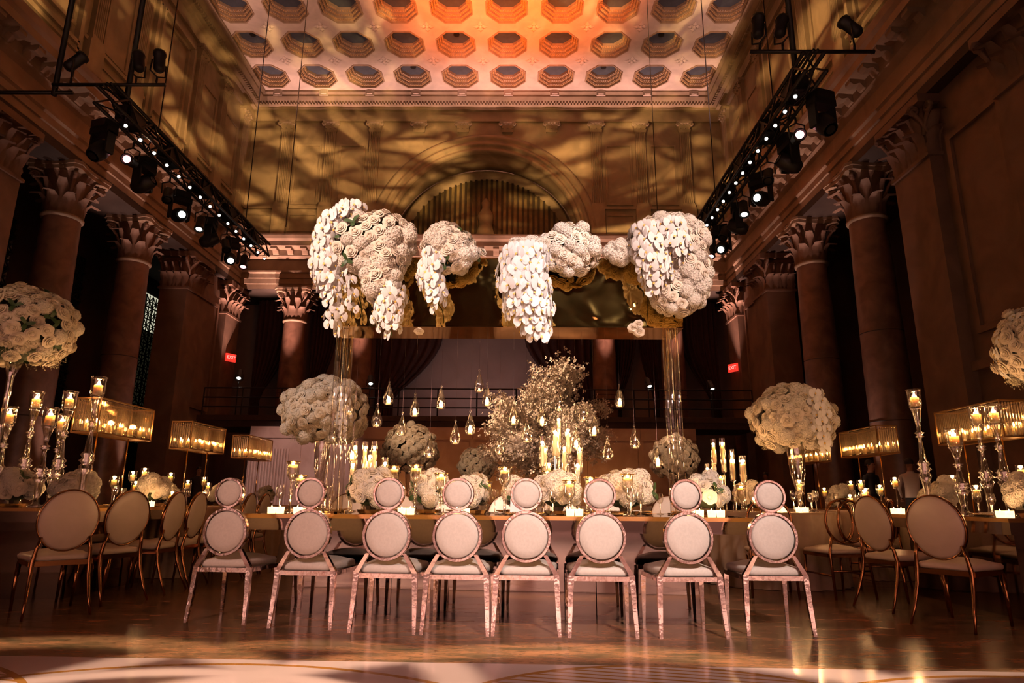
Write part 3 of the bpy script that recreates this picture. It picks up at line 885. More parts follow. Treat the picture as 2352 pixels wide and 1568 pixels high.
# ================================================================== FURNITURE
M_CHROME = principled('rose chrome', (0.93, 0.80, 0.76), 0.08, metal=1.0, bump=0.22, bscale=9.0)
M_BRONZE = principled('bronze gilt metal', (0.34, 0.15, 0.06), 0.2, metal=1.0)
M_FABRIC = principled('cream upholstery', (0.66, 0.57, 0.51), 0.75, vary=0.06, scale=60, bump=0.12, bscale=900)
M_SATIN = principled('cream satin leather', (0.62, 0.48, 0.38), 0.42, vary=0.05, scale=8)
M_MIRROR = principled('mirror', (0.80, 0.72, 0.68), 0.03, metal=1.0)
M_SMOKE = principled('smoked mirror', (0.30, 0.25, 0.225), 0.04, metal=1.0)
M_GOLD = principled('polished gold', (0.80, 0.50, 0.20), 0.14, metal=1.0)
M_CLOTH = principled('beige satin tablecloth', (0.40, 0.26, 0.17), 0.55, vary=0.1, scale=10)
ORD = ['first', 'second', 'third', 'fourth', 'fifth', 'sixth', 'seventh', 'eighth', 'ninth', 'tenth', 'eleventh', 'twelfth', 'thirteenth', 'fourteenth', 'fifteenth', 'sixteenth', 'seventeenth', 'eighteenth', 'nineteenth', 'twentieth']
AXY = Matrix.Rotation(pi / 2, 4, 'X')      # lathe axis z -> -y

def cushion(wf, wb, d, z0, z1, n=10, crown=0.03):
    """padded seat, trapezoid plan, rounded corners, domed top; back edge at y=0"""
    pts = []
    for sx, sy in ((-1, 0), (1, 0), (1, 1), (-1, 1)):
        hw = (wf if sy else wb) / 2
        cxx, cyy, r = sx * (hw - 0.05), (d - 0.05 if sy else 0.05), 0.05
        a0 = {(-1, 0): pi, (1, 0): 1.5 * pi, (1, 1): 0, (-1, 1): pi / 2}[(sx, sy)]
        for k in range(5):
            a = a0 + k * pi / 8
            pts.append((cxx + r * cos(a), cyy + r * sin(a)))
    m = MB(); L = len(pts); vs, fs = [], []
    h = z1 - z0
    rows = [(0.97, 0), (1.0, 0.25 * h), (1.0, 0.6 * h), (0.95, 0.88 * h), (0.80, h), (0.5, h + crown * 0.7), (0.2, h + crown)]
    for s, z in rows:
        for x, y in pts:
            vs.append((x * s, d / 2 + (y - d / 2) * s, z0 + z))
    for i in range(len(rows) - 1):
        for k in range(L):
            fs.append((i * L + k, i * L + (k + 1) % L, (i + 1) * L + (k + 1) % L, (i + 1) * L + k))
    fs.append(tuple((len(rows) - 1) * L + k for k in range(L)))
    fs.append(tuple(reversed(range(L))))
    return m.add(vs, fs)

def bar(m, pts, wd, dp):
    """square-section bar along points; wd, dp lists of full widths in x and y"""
    vs, fs = [], []
    for (x, y, z), a, b in zip(pts, wd, dp):
        vs += [(x - a / 2, y - b / 2, z), (x + a / 2, y - b / 2, z), (x + a / 2, y + b / 2, z), (x - a / 2, y + b / 2, z)]
    for i in range(len(pts) - 1):
        for k in range(4):
            fs.append((i * 4 + k, i * 4 + (k + 1) % 4, i * 4 + 4 + (k + 1) % 4, i * 4 + 4 + k))
    fs += [(3, 2, 1, 0), tuple((len(pts) - 1) * 4 + k for k in range(4))]
    return m.add(vs, fs)

def make_ring_chair():
    t = thing('ring_back_chair', '', 'chair')
    for zc, ro, ri, nm in ((0.615, 0.167, 0.146, 'lower'), (0.888, 0.109, 0.091, 'upper')):
        Mx = Matrix.Translation((0, -0.012, zc)) @ AXY
        fr = MB().lathe([(ri, -0.018), (ri, 0.018), (ri + 0.003, 0.021), (ro - 0.003, 0.021), (ro, 0.018), (ro, -0.018), (ro - 0.003, -0.021), (ri + 0.003, -0.021), (ri, -0.018)], 56, Mx).build('back_ring', M_CHROME, t)
        MB().lathe([(0.0, 0.024), (ri * 0.6, 0.023), (ri * 0.93, 0.019), (ri - 0.002, 0.008), (ri - 0.002, -0.008), (ri * 0.93, -0.019), (ri * 0.6, -0.023), (0.0, -0.024)], 40, Mx).build('back_pad', M_FABRIC, fr, True)
    for s in (-1, 1):
        bar(MB(), [(s * 0.215, -0.035, 0), (s * 0.207, -0.012, 0.18), (s * 0.198, 0, 0.372), (s * 0.125, -0.012, 0.497)], [0.022, 0.030, 0.036, 0.026], [0.022, 0.03, 0.036, 0.03]).build('leg', M_CHROME, t)
        bar(MB(), [(s * 0.212, 0.43, 0), (s * 0.208, 0.42, 0.34)], [0.02, 0.034], [0.02, 0.034]).build('leg', M_CHROME, t)
    sf = MB().span((-0.18, -0.012, 0.338), (0.18, 0.012, 0.368)).span((-0.19, 0.405, 0.338), (0.19, 0.43, 0.368))
    for s in (-1, 1):
        sf.add([(s * 0.188, 0.015, 0.338), (s * 0.210, 0.015, 0.338), (s * 0.222, 0.405, 0.338), (s * 0.200, 0.405, 0.338), (s * 0.188, 0.015, 0.368), (s * 0.210, 0.015, 0.368), (s * 0.222, 0.405, 0.368), (s * 0.200, 0.405, 0.368)],
               [(0, 1, 2, 3), (4, 7, 6, 5), (0, 4, 5, 1), (1, 5, 6, 2), (2, 6, 7, 3), (3, 7, 4, 0)])
    sf.build('seat_frame', M_CHROME, t)
    cushion(0.43, 0.37, 0.42, 0.368, 0.425).build('seat', M_FABRIC, t, True)
    return t

def make_oval_chair():
    t = thing('oval_back_chair', '', 'chair')
    tilt = Matrix.Translation((0, -0.02, 0.68)) @ Matrix.Rotation(R(8), 4, 'X') @ Matrix.Diagonal((0.88, 1, 1, 1)) @ AXY
    fr = MB().lathe([(0.222, -0.017), (0.231, -0.014), (0.231, 0.014), (0.222, 0.017), (0.216, 0.0), (0.222, -0.017)], 44, tilt).build('back_frame', M_BRONZE, t, True)
    MB().lathe([(0.0, 0.032), (0.12, 0.030), (0.20, 0.022), (0.222, 0.010), (0.222, -0.010), (0.20, -0.022), (0.12, -0.030), (0.0, -0.032)], 40, tilt).build('back_pad', M_SATIN, fr, True)
    for s in (-1, 1):
        MB().tube([(s * 0.21, -0.13, 0), (s * 0.195, -0.075, 0.12), (s * 0.185, -0.02, 0.27), (s * 0.182, 0.0, 0.38), (s * 0.172, -0.012, 0.47), (s * 0.155, -0.025, 0.56)], [0.009, 0.012, 0.015, 0.017, 0.014, 0.011], 8).build('leg', M_BRONZE, t, True)
        MB().tube([(s * 0.195, 0.43, 0), (s * 0.20, 0.415, 0.18), (s * 0.195, 0.40, 0.36)], [0.010, 0.014, 0.02], 8).build('leg', M_BRONZE, t, True)
    MB().span((-0.18, -0.01, 0.352), (0.18, 0.012, 0.388)).span((-0.2, 0.395, 0.352), (0.2, 0.42, 0.388)).span((-0.205, 0.0, 0.352), (-0.18, 0.41, 0.388)).span((0.18, 0.0, 0.352), (0.205, 0.41, 0.388)).build('seat_frame', M_BRONZE, t)
    cushion(0.44, 0.38, 0.43, 0.388, 0.435).build('seat', M_SATIN, t, True)
    return t

def make_loop_chair():
    t = thing('interlaced_loop_chair', '', 'chair')
    def ell(cx, rx, rz, y):
        return MB().tube([(cx + rx * cos(a * 2 * pi / 36), y, 0.68 + rz * sin(a * 2 * pi / 36)) for a in range(36)], 0.011, 6, closed=True)
    for cx, rx, rz, y in ((0, 0.195, 0.20, -0.012), (-0.055, 0.135, 0.185, 0.003), (0.055, 0.135, 0.185, -0.027), (0, 0.075, 0.17, -0.012)):
        ell(cx, rx, rz, y).build('back_loop', M_BRONZE, t, True)
    for s in (-1, 1):
        MB().tube([(s * 0.2, -0.06, 0), (s * 0.185, -0.01, 0.4), (s * 0.150, -0.012, 0.56)], [0.011, 0.014, 0.011], 8).build('leg', M_BRONZE, t, True)
        MB().tube([(s * 0.19, 0.42, 0), (s * 0.185, 0.40, 0.38)], [0.011, 0.014], 8).build('leg', M_BRONZE, t, True)
        MB().tube([(s * 0.19, -0.03, 0.20), (s * 0.187, 0.41, 0.20)], 0.009, 6).build('stretcher', M_BRONZE, t, True)
    MB().tube([(-0.19, -0.03, 0.24), (0.19, -0.03, 0.24)], 0.009, 6).build('stretcher', M_BRONZE, t, True)
    MB().span((-0.18, -0.01, 0.36), (0.18, 0.012, 0.39)).span((-0.2, 0.385, 0.36), (0.2, 0.41, 0.39)).span((-0.205, 0.0, 0.36), (-0.18, 0.4, 0.39)).span((0.18, 0.0, 0.36), (0.205, 0.4, 0.39)).build('seat_frame', M_BRONZE, t)
    cushion(0.42, 0.38, 0.41, 0.39, 0.43).build('seat', M_SATIN, t, True)
    return t

RC = make_ring_chair()
ring_spots = [(-2.101, 4.905, -6), (-1.452, 4.733, -6), (-0.876, 4.604, -4), (-0.398, 4.563, -3), (0.063, 4.555, -2), (0.555, 4.525, -2), (1.131, 4.53, 3), (1.732, 4.642, -1)]
for i, (x, y, a) in enumerate(ring_spots):
    o = RC if i == 0 else copy_tree(RC)
    place(o, (x, y, 0.0), R(a), 'rose chrome chair with two round backrests, %s in its row from the interlaced loop chairs' % ORD[7 - i], 'double ring chairs along the mirrored table')

OC = make_oval_chair()
oval = []
oval.append((-3.42, 5.13, 45, 'large oval backed cream chair at the corner of the candlestick table by the grille window', 'oval chairs at the candlestick tables'))
oval.append((-3.36, 5.78, 68, 'oval backed cream chair second from the corner of the table by the grille window', 'oval chairs at the candlestick tables'))
for k, y in enumerate((6.42, 6.87, 7.32, 7.77, 8.22)):
    oval.append((-3.3 if y < 7.2 else -3.13, y, 92, '%s oval backed chair in the row below the crystal lanterns by the grille window' % ORD[k + 2], 'oval chairs at the candlestick tables'))
oval.append((3.06, 4.96, -58, 'oval backed cream chair at the corner of the table beside the waiter', 'oval chairs by the waiter'))
oval.append((3.03, 5.75, -75, 'oval backed cream chair next to the loop chair beside the waiter table', 'oval chairs by the waiter'))
oval.append((3.72, 4.42, -22, 'oval backed cream chair at the end of the mirrored table below the large flower ball', 'oval chairs by the waiter'))
oval.append((-4.35, 4.85, 4, 'oval backed cream chair at the end of the candlestick table by the grille window', 'oval chairs at the candlestick tables'))
for k, x in enumerate((-1.85, -1.28, -0.70, -0.12, 0.46, 1.04, 1.62)):
    oval.append((x, 7.22 - 0.03 * x, 180 + rng.uniform(-6, 6), '%s oval backed chair across the mirrored table from the loop chair end' % ORD[6 - k], 'oval chairs across the mirrored table'))
for i, (x, y, a, lab, grp) in enumerate(oval):
    o = OC if i == 0 else copy_tree(OC)
    place(o, (x, y, 0.0), R(a), lab, grp)

LC = make_loop_chair()
for i, (x, y, a, lab) in enumerate(((3.05, 6.33, 8, 'gilt chair with interlaced loop back, fully seen in front of the beige cloth'), (2.36, 6.36, -14, 'gilt chair with interlaced loop back half hidden behind the end ring chair'), (4.05, 7.36, 78, 'gilt chair with interlaced loop back tucked behind the cream oval chair'))):
    o = LC if i == 0 else copy_tree(LC)
    place(o, (x, y, 0.0), R(a), lab, 'interlaced loop chairs')

# ------------------------------------------------------------------ tables
ZT = 0.735
def mirror_table(label, loc, rz, L, W, z, sections, inset=0.12, apron=0.09):
    t = thing('mirrored_table', label, 'table', loc, rz)
    top = MB().box((0, 0, z - 0.012), (L, W, 0.024)).build('tabletop', M_MIRROR, t)
    e = MB()
    for s in (-1, 1):
        e.box((0, s * (W / 2 + 0.003), z - 0.014), (L + 0.012, 0.006, 0.03)); e.box((s * (L / 2 + 0.003), 0, z - 0.014), (0.006, W, 0.03))
    e.build('gold_edge', M_GOLD, top)
    a = MB()
    for s in (-1, 1):
        a.box((0, s * (W / 2 - 0.03), z - 0.029 - apron / 2), (L - 0.06, 0.012, apron)); a.box((s * (L / 2 - 0.036), 0, z - 0.029 - apron / 2), (0.012, W - 0.072, apron))
    a.build('apron', M_SMOKE, t)
    x = -L / 2 + inset
    tot = L - 2 * inset
    n = len(sections)
    for k, (f, dy) in enumerate(sections):
        wd = tot * f
        MB().box((x + wd / 2, 0, (z - 0.03 - apron * 0.5) / 2), (wd - 0.006, W - 2 * (0.14 + dy), z - 0.035)).build('mirror_panel', M_SMOKE, t)
        x += wd
    return t
TM = (-0.15, 5.78)
RT = R(-3.2)
main_table = mirror_table('long mirrored dining table under the acrylic canopy', (TM[0], TM[1], 0), RT, 3.82, 1.45, ZT, ((0.25, 0.03), (0.50, 0.02), (0.25, 0.0)), 0.36)
def on_main(u, v, z=ZT):
    """point on the main table: u along, v across (negative toward the ring chairs)"""
    return (TM[0] + u * cos(RT) - v * sin(RT), TM[1] + u * sin(RT) + v * cos(RT), z)
mirror_table('mirrored table with tall glass candlesticks near the lit grille window', (-4.25, 6.5, 0), R(90), 1.8, 1.3, 0.76, ((1.0, 0.16),), 0.3)
mirror_table('mirrored table with tall glass candlesticks beside the waiter in white', (4.45, 5.95, 0), R(90), 2.0, 1.75, 0.745, ((1.0, 0.10),), 0.3)

def cloth_table_rect(label, clabel, loc, L, W, z):
    t = thing('banquet_table', label, 'table', loc, 0, 'cloth covered banquet tables')
    MB().box((0, 0, z - 0.02), (L - 0.02, W - 0.02, 0.03)).build('tabletop', principled('plywood', (0.3, 0.2, 0.12), 0.7), t)
    for sx in (-1, 1):
        for sy in (-1, 1):
            MB().tube([(sx * (L / 2 - 0.1), sy * (W / 2 - 0.1), 0), (sx * (L / 2 - 0.1), sy * (W / 2 - 0.1), z - 0.035)], 0.018, 6).build('leg', M_BLACK, t)
    # cloth: rectangle outline with folds widening to the floor
    pts = []
    n = 18
    per = [(-L / 2 + L * k / n, -W / 2, 0, -1) for k in range(n)] + [(L / 2, -W / 2 + W * k / n, 1, 0) for k in range(n)] + [(L / 2 - L * k / n, W / 2, 0, 1) for k in range(n)] + [(-L / 2, W / 2 - W * k / n, -1, 0) for k in range(n)]
    return t, cloth(per, z, clabel, loc)
def cloth(per, z, clabel, loc):
    vs, fs = [], []
    N = len(per)
    rows = [(0.012, z - 0.003), (0.022, z - 0.03), (0.04, z * 0.5), (0.07, 0.004)]
    fine = []
    for i in range(N):
        x, y, nx, ny = per[i]
        x2, y2, mx, my = per[(i + 1) % N]
        for q in range(3):
            t = q / 3
            fine.append((x + (x2 - x) * t, y + (y2 - y) * t, nx + (mx - nx) * t, ny + (my - ny) * t))
    F = len(fine)
    for r, (off, zz) in enumerate(rows):
        for i, (x, y, nx, ny) in enumerate(fine):
            w = off + (0.025 * sin(i * 1.35) + 0.012 * sin(i * 2.9)) * (r / 3)
            vs.append((x + nx * w, y + ny * w, zz))
    for r in range(len(rows) - 1):
        for i in range(F):
            fs.append((r * F + i, (r + 1) * F + i, (r + 1) * F + (i + 1) % F, r * F + (i + 1) % F))
    top = [(x, y, z) for x, y, nx, ny in fine]
    b = len(vs)
    vs += top
    fs += [(i, (i + 1) % F, b + (i + 1) % F, b + i) for i in range(F)]
    fs.append(tuple(b + i for i in range(F)))
    o = MB().add(vs, fs).build('tablecloth', M_CLOTH, None, True, loc=loc)
    return tag(o, clabel, 'tablecloth', 'beige tablecloths')
cloth_table_rect('long banquet table under cloth below the crystal lanterns by the lit grille window', 'beige cloth over the long table below the crystal lanterns by the grille window', (-4.25, 9.45, 0), 1.08, 3.95, 0.745)
cloth_table_rect('long banquet table under cloth below the crystal lanterns beyond the waiter', 'beige cloth over the long table below the crystal lanterns beyond the waiter in white', (4.6, 9.75, 0), 1.2, 3.9, 0.745)
def round_table(label, clabel, loc, r, z):
    t = thing('round_table', label, 'table', loc, 0, 'round banquet tables')
    MB().lathe([(0, z - 0.035), (r - 0.01, z - 0.035), (r - 0.01, z - 0.006), (0, z - 0.006)], 32).build('tabletop', principled('plywood', (0.3, 0.2, 0.12), 0.7), t)
    MB().lathe([(0.35, 0), (0.35, 0.03), (0.06, 0.06), (0.05, z - 0.035)], 12).build('pedestal', M_BLACK, t)
    per = [(r * cos(2 * pi * k / 48), r * sin(2 * pi * k / 48), cos(2 * pi * k / 48), sin(2 * pi * k / 48)) for k in range(48)]
    return cloth(per, z, clabel, loc)
round_table('round table under cloth in front of which a loop chair stands', 'beige cloth falling to the floor behind the interlaced loop chair', (2.8, 7.6, 0), 0.72, 0.745)
round_table('round table under cloth behind the mirrored table, carrying a flower ball', 'beige cloth of the round table behind the far oval chairs', (-2.2, 8.3, 0), 0.60, 0.745)
round_table('round table under cloth carrying the blossom tree', 'beige cloth of the table below the blossom tree', (0.55, 12.6, 0), 1.0, 0.745)

# ------------------------------------------------------------------ room on the tables
AREAS = [('rot', TM[0], TM[1], 1.88, 0.70), ('box', -4.88, -3.62, 5.62, 7.38), ('box', 3.60, 5.30, 4.97, 6.93), ('box', -4.78, -3.72, 7.50, 11.4), ('box', 4.02, 5.18, 7.83, 11.67), ('disc', 2.8, 7.6, 0.70), ('disc', -2.2, 8.3, 0.58)]
def inside(ar, x, y, r):
    if ar[0] == 'rot':
        dx, dy = x - ar[1], y - ar[2]
        return abs(dx * cos(RT) + dy * sin(RT)) < ar[3] - r and abs(-dx * sin(RT) + dy * cos(RT)) < ar[4] - r
    if ar[0] == 'box':
        return ar[1] + r < x < ar[2] - r and ar[3] + r < y < ar[4] - r
    return math.hypot(x - ar[1], y - ar[2]) < ar[3] - r
OCC = []
def hold(x, y, r):
    OCC.append((x, y, r))
def free(x, y, r, gap=0.005):
    """nearest free place for a thing of radius r on the same table"""
    ars = [a for a in AREAS if inside(a, x, y, -0.06)]
    for ring in range(0, 30):
        d = ring * 0.018
        for k in range(max(1, ring * 6)):
            a = 2 * pi * k / max(1, ring * 6) + ring
            q = (x + d * cos(a), y + d * sin(a))
            if ars and not any(inside(ar, q[0], q[1], r) for ar in ars):
                continue
            if all(math.hypot(q[0] - ox, q[1] - oy) > r + orr + gap for ox, oy, orr in OCC):
                OCC.append((q[0], q[1], r))
                return q
    return None
for x in (-1.60, 1.40):
    hold(x, 5.77, 0.095); hold(x, 6.06, 0.055)
LANTERNS = [(-4.2, 6.80), (-4.2, 8.65), (-4.2, 10.45), (4.58, 6.52), (4.58, 8.65), (4.58, 10.45)]
for x, y in LANTERNS:
    for k in range(5):
        hold(x, y - 0.36 + 0.18 * k, 0.135)
for x, y in ((-4.72, 5.95), (4.80, 5.70), (-2.43, 8.2), (3.15, 7.5)):
    hold(x, y, 0.11)
MOUNDS = []
def hold_mound(x, y, rx, ry):
    MOUNDS.append((x, y))
    for s_ in (-1, 0, 1):
        hold(x + s_ * max(0, rx - ry), y, ry + 0.08)
MAIN_MOUNDS = [(-1.06, -0.22, 0.19, 0.16, 0.155), (-0.62, 0.02, 0.14, 0.15, 0.15), (-0.21, -0.14, 0.11, 0.12, 0.14), (0.14, 0.15, 0.11, 0.12, 0.13), (0.50, -0.13, 0.17, 0.14, 0.15), (1.06, -0.06, 0.24, 0.16, 0.155), (1.70, -0.26, 0.12, 0.13, 0.14)]
for u, v, rx, ry, rz in MAIN_MOUNDS:
    q = on_main(u, v); hold_mound(q[0], q[1], rx, ry)
GRILLE_MOUNDS = [(-4.42, 5.86, 1.0), (-3.95, 5.95, 0.8), (-3.86, 7.08, 0.85), (-4.2, 7.86, 0.9), (-4.2, 9.55, 0.95), (-4.2, 11.2, 0.6)]
WAITER_MOUNDS = [(4.05, 5.30, 0.9), (4.42, 5.62, 0.8), (4.02, 6.35, 0.8), (4.95, 8.05, 0.7), (4.6, 9.55, 0.95), (5.02, 5.35, 0.8)]
for x, y, s_ in GRILLE_MOUNDS + WAITER_MOUNDS:
    hold_mound(x, y, 0.15 * s_, 0.15 * s_)
hold_mound(2.72, 7.85, 0.15, 0.14)
# ================================================================== GLASS, CANDLES, LANTERNS
M_GLASS = thin_glass('clear glass', (0.97, 0.95, 0.92), 0.03, 0.13)
M_CRYSTAL = thin_glass('cut crystal', (0.95, 0.91, 0.85), 0.06, 0.34)
M_ROD = thin_glass('amber crystal rod', (0.90, 0.80, 0.64), 0.10, 0.22)
_nt = M_ROD.node_tree
_tl = _nt.nodes.new('ShaderNodeBsdfTranslucent'); _tl.inputs[0].default_value = (0.85, 0.70, 0.50, 1)
_mx = _nt.nodes.new('ShaderNodeMixShader'); _mx.inputs[0].default_value = 0.07
_out = _nt.nodes['Material Output']
_src = _out.inputs['Surface'].links[0].from_socket
_nt.links.new(_src, _mx.inputs[1]); _nt.links.new(_tl.outputs[0], _mx.inputs[2]); _nt.links.new(_mx.outputs[0], _out.inputs['Surface'])
M_ACRYL = thin_glass('clear acrylic', (0.96, 0.94, 0.92), 0.05, 0.10)
M_WAX = principled('ivory wax', (0.95, 0.72, 0.47), 0.5, sss=1.0)
M_WAX.node_tree.nodes['Principled BSDF'].inputs['Subsurface Radius'].default_value = (0.07, 0.055, 0.04)
M_WAX.node_tree.nodes['Principled BSDF'].inputs['Subsurface Scale'].default_value = 1.0
M_FLAME = emission('candle flame', (1.0, 0.58, 0.24), 38.0)
M_FLAME.cycles.emission_sampling = 'NONE'
M_WICK = principled('wick', (0.03, 0.02, 0.02), 0.9)
M_PLATE = principled('gilt charger', (0.72, 0.50, 0.28), 0.22, metal=0.8)
M_CHINA = principled('white china', (0.75, 0.68, 0.6), 0.25)

def mk(name, mb, mat, smooth=True):
    me = mb.mesh(name, smooth); me.materials.append(mat); return me
ME_FLAME = mk('flame', MB().lathe([(0.0005, 0), (0.006, 0.006), (0.0075, 0.013), (0.004, 0.026), (0.0, 0.036)], 8), M_FLAME)
ME_WICK = mk('wick', MB().lathe([(0.001, 0), (0.001, 0.008)], 4), M_WICK)
LAMPS = {}
def flame_light(parent, z, w):
    """the flame's own light"""
    if w not in LAMPS:
        ld = bpy.data.lights.new('flame_light', 'POINT')
        ld.energy = w; ld.color = (1.0, 0.52, 0.21); ld.shadow_soft_size = 0.02
        LAMPS[w] = ld
    o = bpy.data.objects.new('flame_light', LAMPS[w])
    COL.objects.link(o); o.parent = parent; o.location = (0, 0, z)

CAN = {}
def candle(name, label, group, loc, r, h, watts=0.0, flame=1.0):
    key = (round(r, 4), round(h, 4))
    if key not in CAN:
        CAN[key] = mk(name, MB().lathe([(0, 0), (r, 0), (r, h * 0.97), (r * 0.92, h), (r * 0.5, h - 0.004), (0, h - 0.004)], 14), M_WAX)
    o = tag(link(name, CAN[key], None, loc), label, 'candle', group)
    link('wick', ME_WICK, o, (0, 0, h - 0.004))
    link('flame', ME_FLAME, o, (0, 0, h + 0.002), scale=flame)
    if watts:
        flame_light(o, h + 0.03, watts)
    return o

# ---- tall glass candlesticks
def candlestick(x, y, z0, top, label, group, clab, cgroup):
    x, y = free(x, y, 0.069)
    t = thing('glass_candlestick', label, 'candlestick', (x, y, z0), 0, group)
    H = top - z0
    s = H - 0.165               # saucer height
    MB().lathe([(0, 0), (0.06, 0), (0.062, 0.01), (0.03, 0.03), (0.02, 0.08)], 18).build('foot', M_CRYSTAL, t, True)
    MB().lathe([(r_ * 1.25, z_) for r_, z_ in [(0.020, 0.08), (0.026, s * 0.28), (0.045, s * 0.36), (0.028, s * 0.385), (0.050, s * 0.41), (0.030, s * 0.435), (0.046, s * 0.46), (0.024, s * 0.50), (0.013, s * 0.66), (0.012, s * 0.70), (0.030, s * 0.715), (0.015, s * 0.73), (0.032, s * 0.75), (0.013, s * 0.77), (0.018, s * 0.86), (0.034, s * 0.97), (0.046, s), (0.0, s)]], 18).build('stem', M_CRYSTAL, t, True)
    MB().lathe([(0.046, s), (0.058, s + 0.02), (0.060, s + 0.10), (0.062, s + 0.14), (0.068, s + 0.165), (0.066, s + 0.165), (0.060, s + 0.14), (0.058, s + 0.10), (0.056, s + 0.022), (0.0, s + 0.004)], 20).build('hurricane_cup', M_GLASS, t, True)
    candle('pillar_candle', clab, cgroup, (x, y, z0 + s + 0.007), 0.037, 0.085, 4.0, 1.4)
    return t
RANK = ['tallest', 'second tallest', 'third tallest', 'fourth tallest', 'fifth tallest', 'shortest']
Ls = [(-4.753, 6.0, 1.676), (-4.70, 6.3, 1.850), (-4.31, 5.85, 1.619), (-4.55, 6.5, 1.656), (-4.254, 6.1, 1.825), (-3.774, 5.8, 1.897)]
for rk, (x, y, z) in enumerate(sorted(Ls, key=lambda q: -q[2])):
    candlestick(x, y, 0.761, z, RANK[rk] + ' knopped glass candlestick on the table by the lit grille window', 'candlesticks by the grille window', 'lit pillar candle in the %s candlestick by the lit grille window' % RANK[rk], 'candles in candlesticks by the grille window')
Rs = [(3.93, 6.3, 1.9), (3.70, 5.6, 1.473), (4.198, 6.0, 1.716), (4.18, 5.7, 1.692), (4.272, 5.45, 1.54)]
for rk, (x, y, z) in enumerate(sorted(Rs, key=lambda q: -q[2])):
    rr = RANK[rk] if rk < 4 else 'shortest'
    candlestick(x, y, 0.746, z, rr + ' knopped glass candlestick on the table beside the waiter in white', 'candlesticks by the waiter', 'lit pillar candle in the %s candlestick beside the waiter in white' % rr, 'candles in candlesticks by the waiter')

# ---- goblets with floating candles
def goblet(x, y, z0, top, label, group, clab, cgroup, watts=2.4):
    H = top - z0
    s = max(0.03, H - 0.15)
    x, y = free(x, y, 0.060)
    t = thing('candle_goblet', label, 'goblet', (x, y, z0), 0, group)
    MB().lathe([(0, 0), (0.045, 0), (0.044, 0.006), (0.012, 0.02), (0.010, s * 0.5), (0.018, s * 0.55), (0.010, s * 0.6), (0.018, s * 0.7), (0.010, s * 0.78), (0.016, s * 0.95), (0.02, s)], 16).build('stem', M_CRYSTAL, t, True)
    b = MB().lathe([(0.0, s), (0.02, s), (0.042, s + 0.03), (0.048, s + 0.06), (0.044, s + 0.11), (0.050, s + 0.135), (0.058, s + 0.15), (0.056, s + 0.15), (0.042, s + 0.11), (0.046, s + 0.06), (0.040, s + 0.032), (0.0, s + 0.006)], 18).build('bowl', M_GLASS, t, True)
    MB().lathe([(0.056, s + 0.146), (0.059, s + 0.149), (0.059, s + 0.153), (0.055, s + 0.151), (0.056, s + 0.146)], 18).build('gold_rim', M_GOLD, b, True)
    candle('floating_candle', clab, cgroup, (x, y, z0 + s + 0.100), 0.038, 0.024, watts, 0.9)
GB = [(-1.86, 5.5, 1.149), (-1.105, 5.9, 1.136), (-0.828, 5.6, 1.129), (-0.605, 5.3, 1.052), (-0.1, 5.4, 1.108), (0.181, 5.8, 1.101), (0.424, 5.35, 1.003), (0.54, 5.62, 1.034), (0.883, 5.35, 1.057), (1.497, 5.6, 1.07), (-1.95, 6.0, 1.053), (-0.263, 5.9, 1.011)]
for k, (x, y, z) in enumerate(sorted(GB)):
    lb = '%s gold rimmed candle goblet along the mirrored table from the grille window end' % ORD[k]
    goblet(x, y, ZT + 0.001, z, lb, 'candle goblets on the mirrored table', 'lit floating candle in the %s goblet from the grille window end' % ORD[k], 'floating candles on the mirrored table')
for k, (x, y, z) in enumerate(((2.30, 7.55, 1.13), (2.42, 7.25, 1.02))):
    goblet(x, y, 0.746, z, '%s candle goblet beside the slim candles on beige cloth' % ('taller', 'shorter')[k], 'goblets on the beige cloth', 'lit floating candle in the %s goblet beside the slim candles on beige cloth' % ('taller', 'shorter')[k], 'floating candles on the beige cloth')

# ---- slim candles in glass chimneys
def slim(x, y, z0, zf, label, group):
    """stand with glass chimney and slim candle; zf: flame height"""
    x, y = free(x, y, 0.046)
    t = thing('chimney_stand', label, 'candle holder', (x, y, z0), 0, group + ' holders')
    hb = max(0.02, zf - z0 - 0.20)
    MB().lathe([(0, 0), (0.045, 0), (0.045, 0.006), (0.008, 0.012), (0.007, hb * 0.5), (0.011, hb * 0.52), (0.007, hb * 0.54), (0.007, hb - 0.02), (0.026, hb - 0.006), (0.028, hb), (0, hb)], 12).build('stand', M_CRYSTAL, t, True)
    MB().lathe([(0.0285, hb), (0.0285, hb + 0.27)], 14).build('chimney', M_GLASS, t, True)
    candle('slim_candle', label.replace('glass chimney stand', 'slim lit candle'), group, (x, y, z0 + hb + 0.001), 0.0175, 0.185, 2.0, 1.15)
C1 = [(0.219, 6.04, 1.354), (0.284, 5.959, 1.445), (0.393, 6.23, 1.586), (0.469, 6.092, 1.471), (0.255, 6.166, 1.296), (0.45, 6.31, 1.32), (0.58, 6.164, 1.304), (0.30, 6.30, 1.167), (0.536, 6.03, 1.144), (0.37, 6.12, 1.44)]
C2 = [(-1.536, 6.183, 1.146), (-1.56, 6.331, 1.322), (-1.457, 6.314, 1.316), (-1.318, 6.079, 1.299), (-1.38, 6.19, 1.224), (-1.246, 6.115, 1.154), (-1.47, 6.40, 1.182)]
C3 = [(2.10, 7.40, 1.461), (2.194, 7.338, 1.375), (2.24, 7.24, 1.458), (2.152, 7.28, 1.273), (2.308, 7.40, 1.28), (2.40, 7.42, 1.35), (2.46, 7.34, 1.274), (2.20, 7.46, 1.194), (2.28, 7.32, 1.256)]
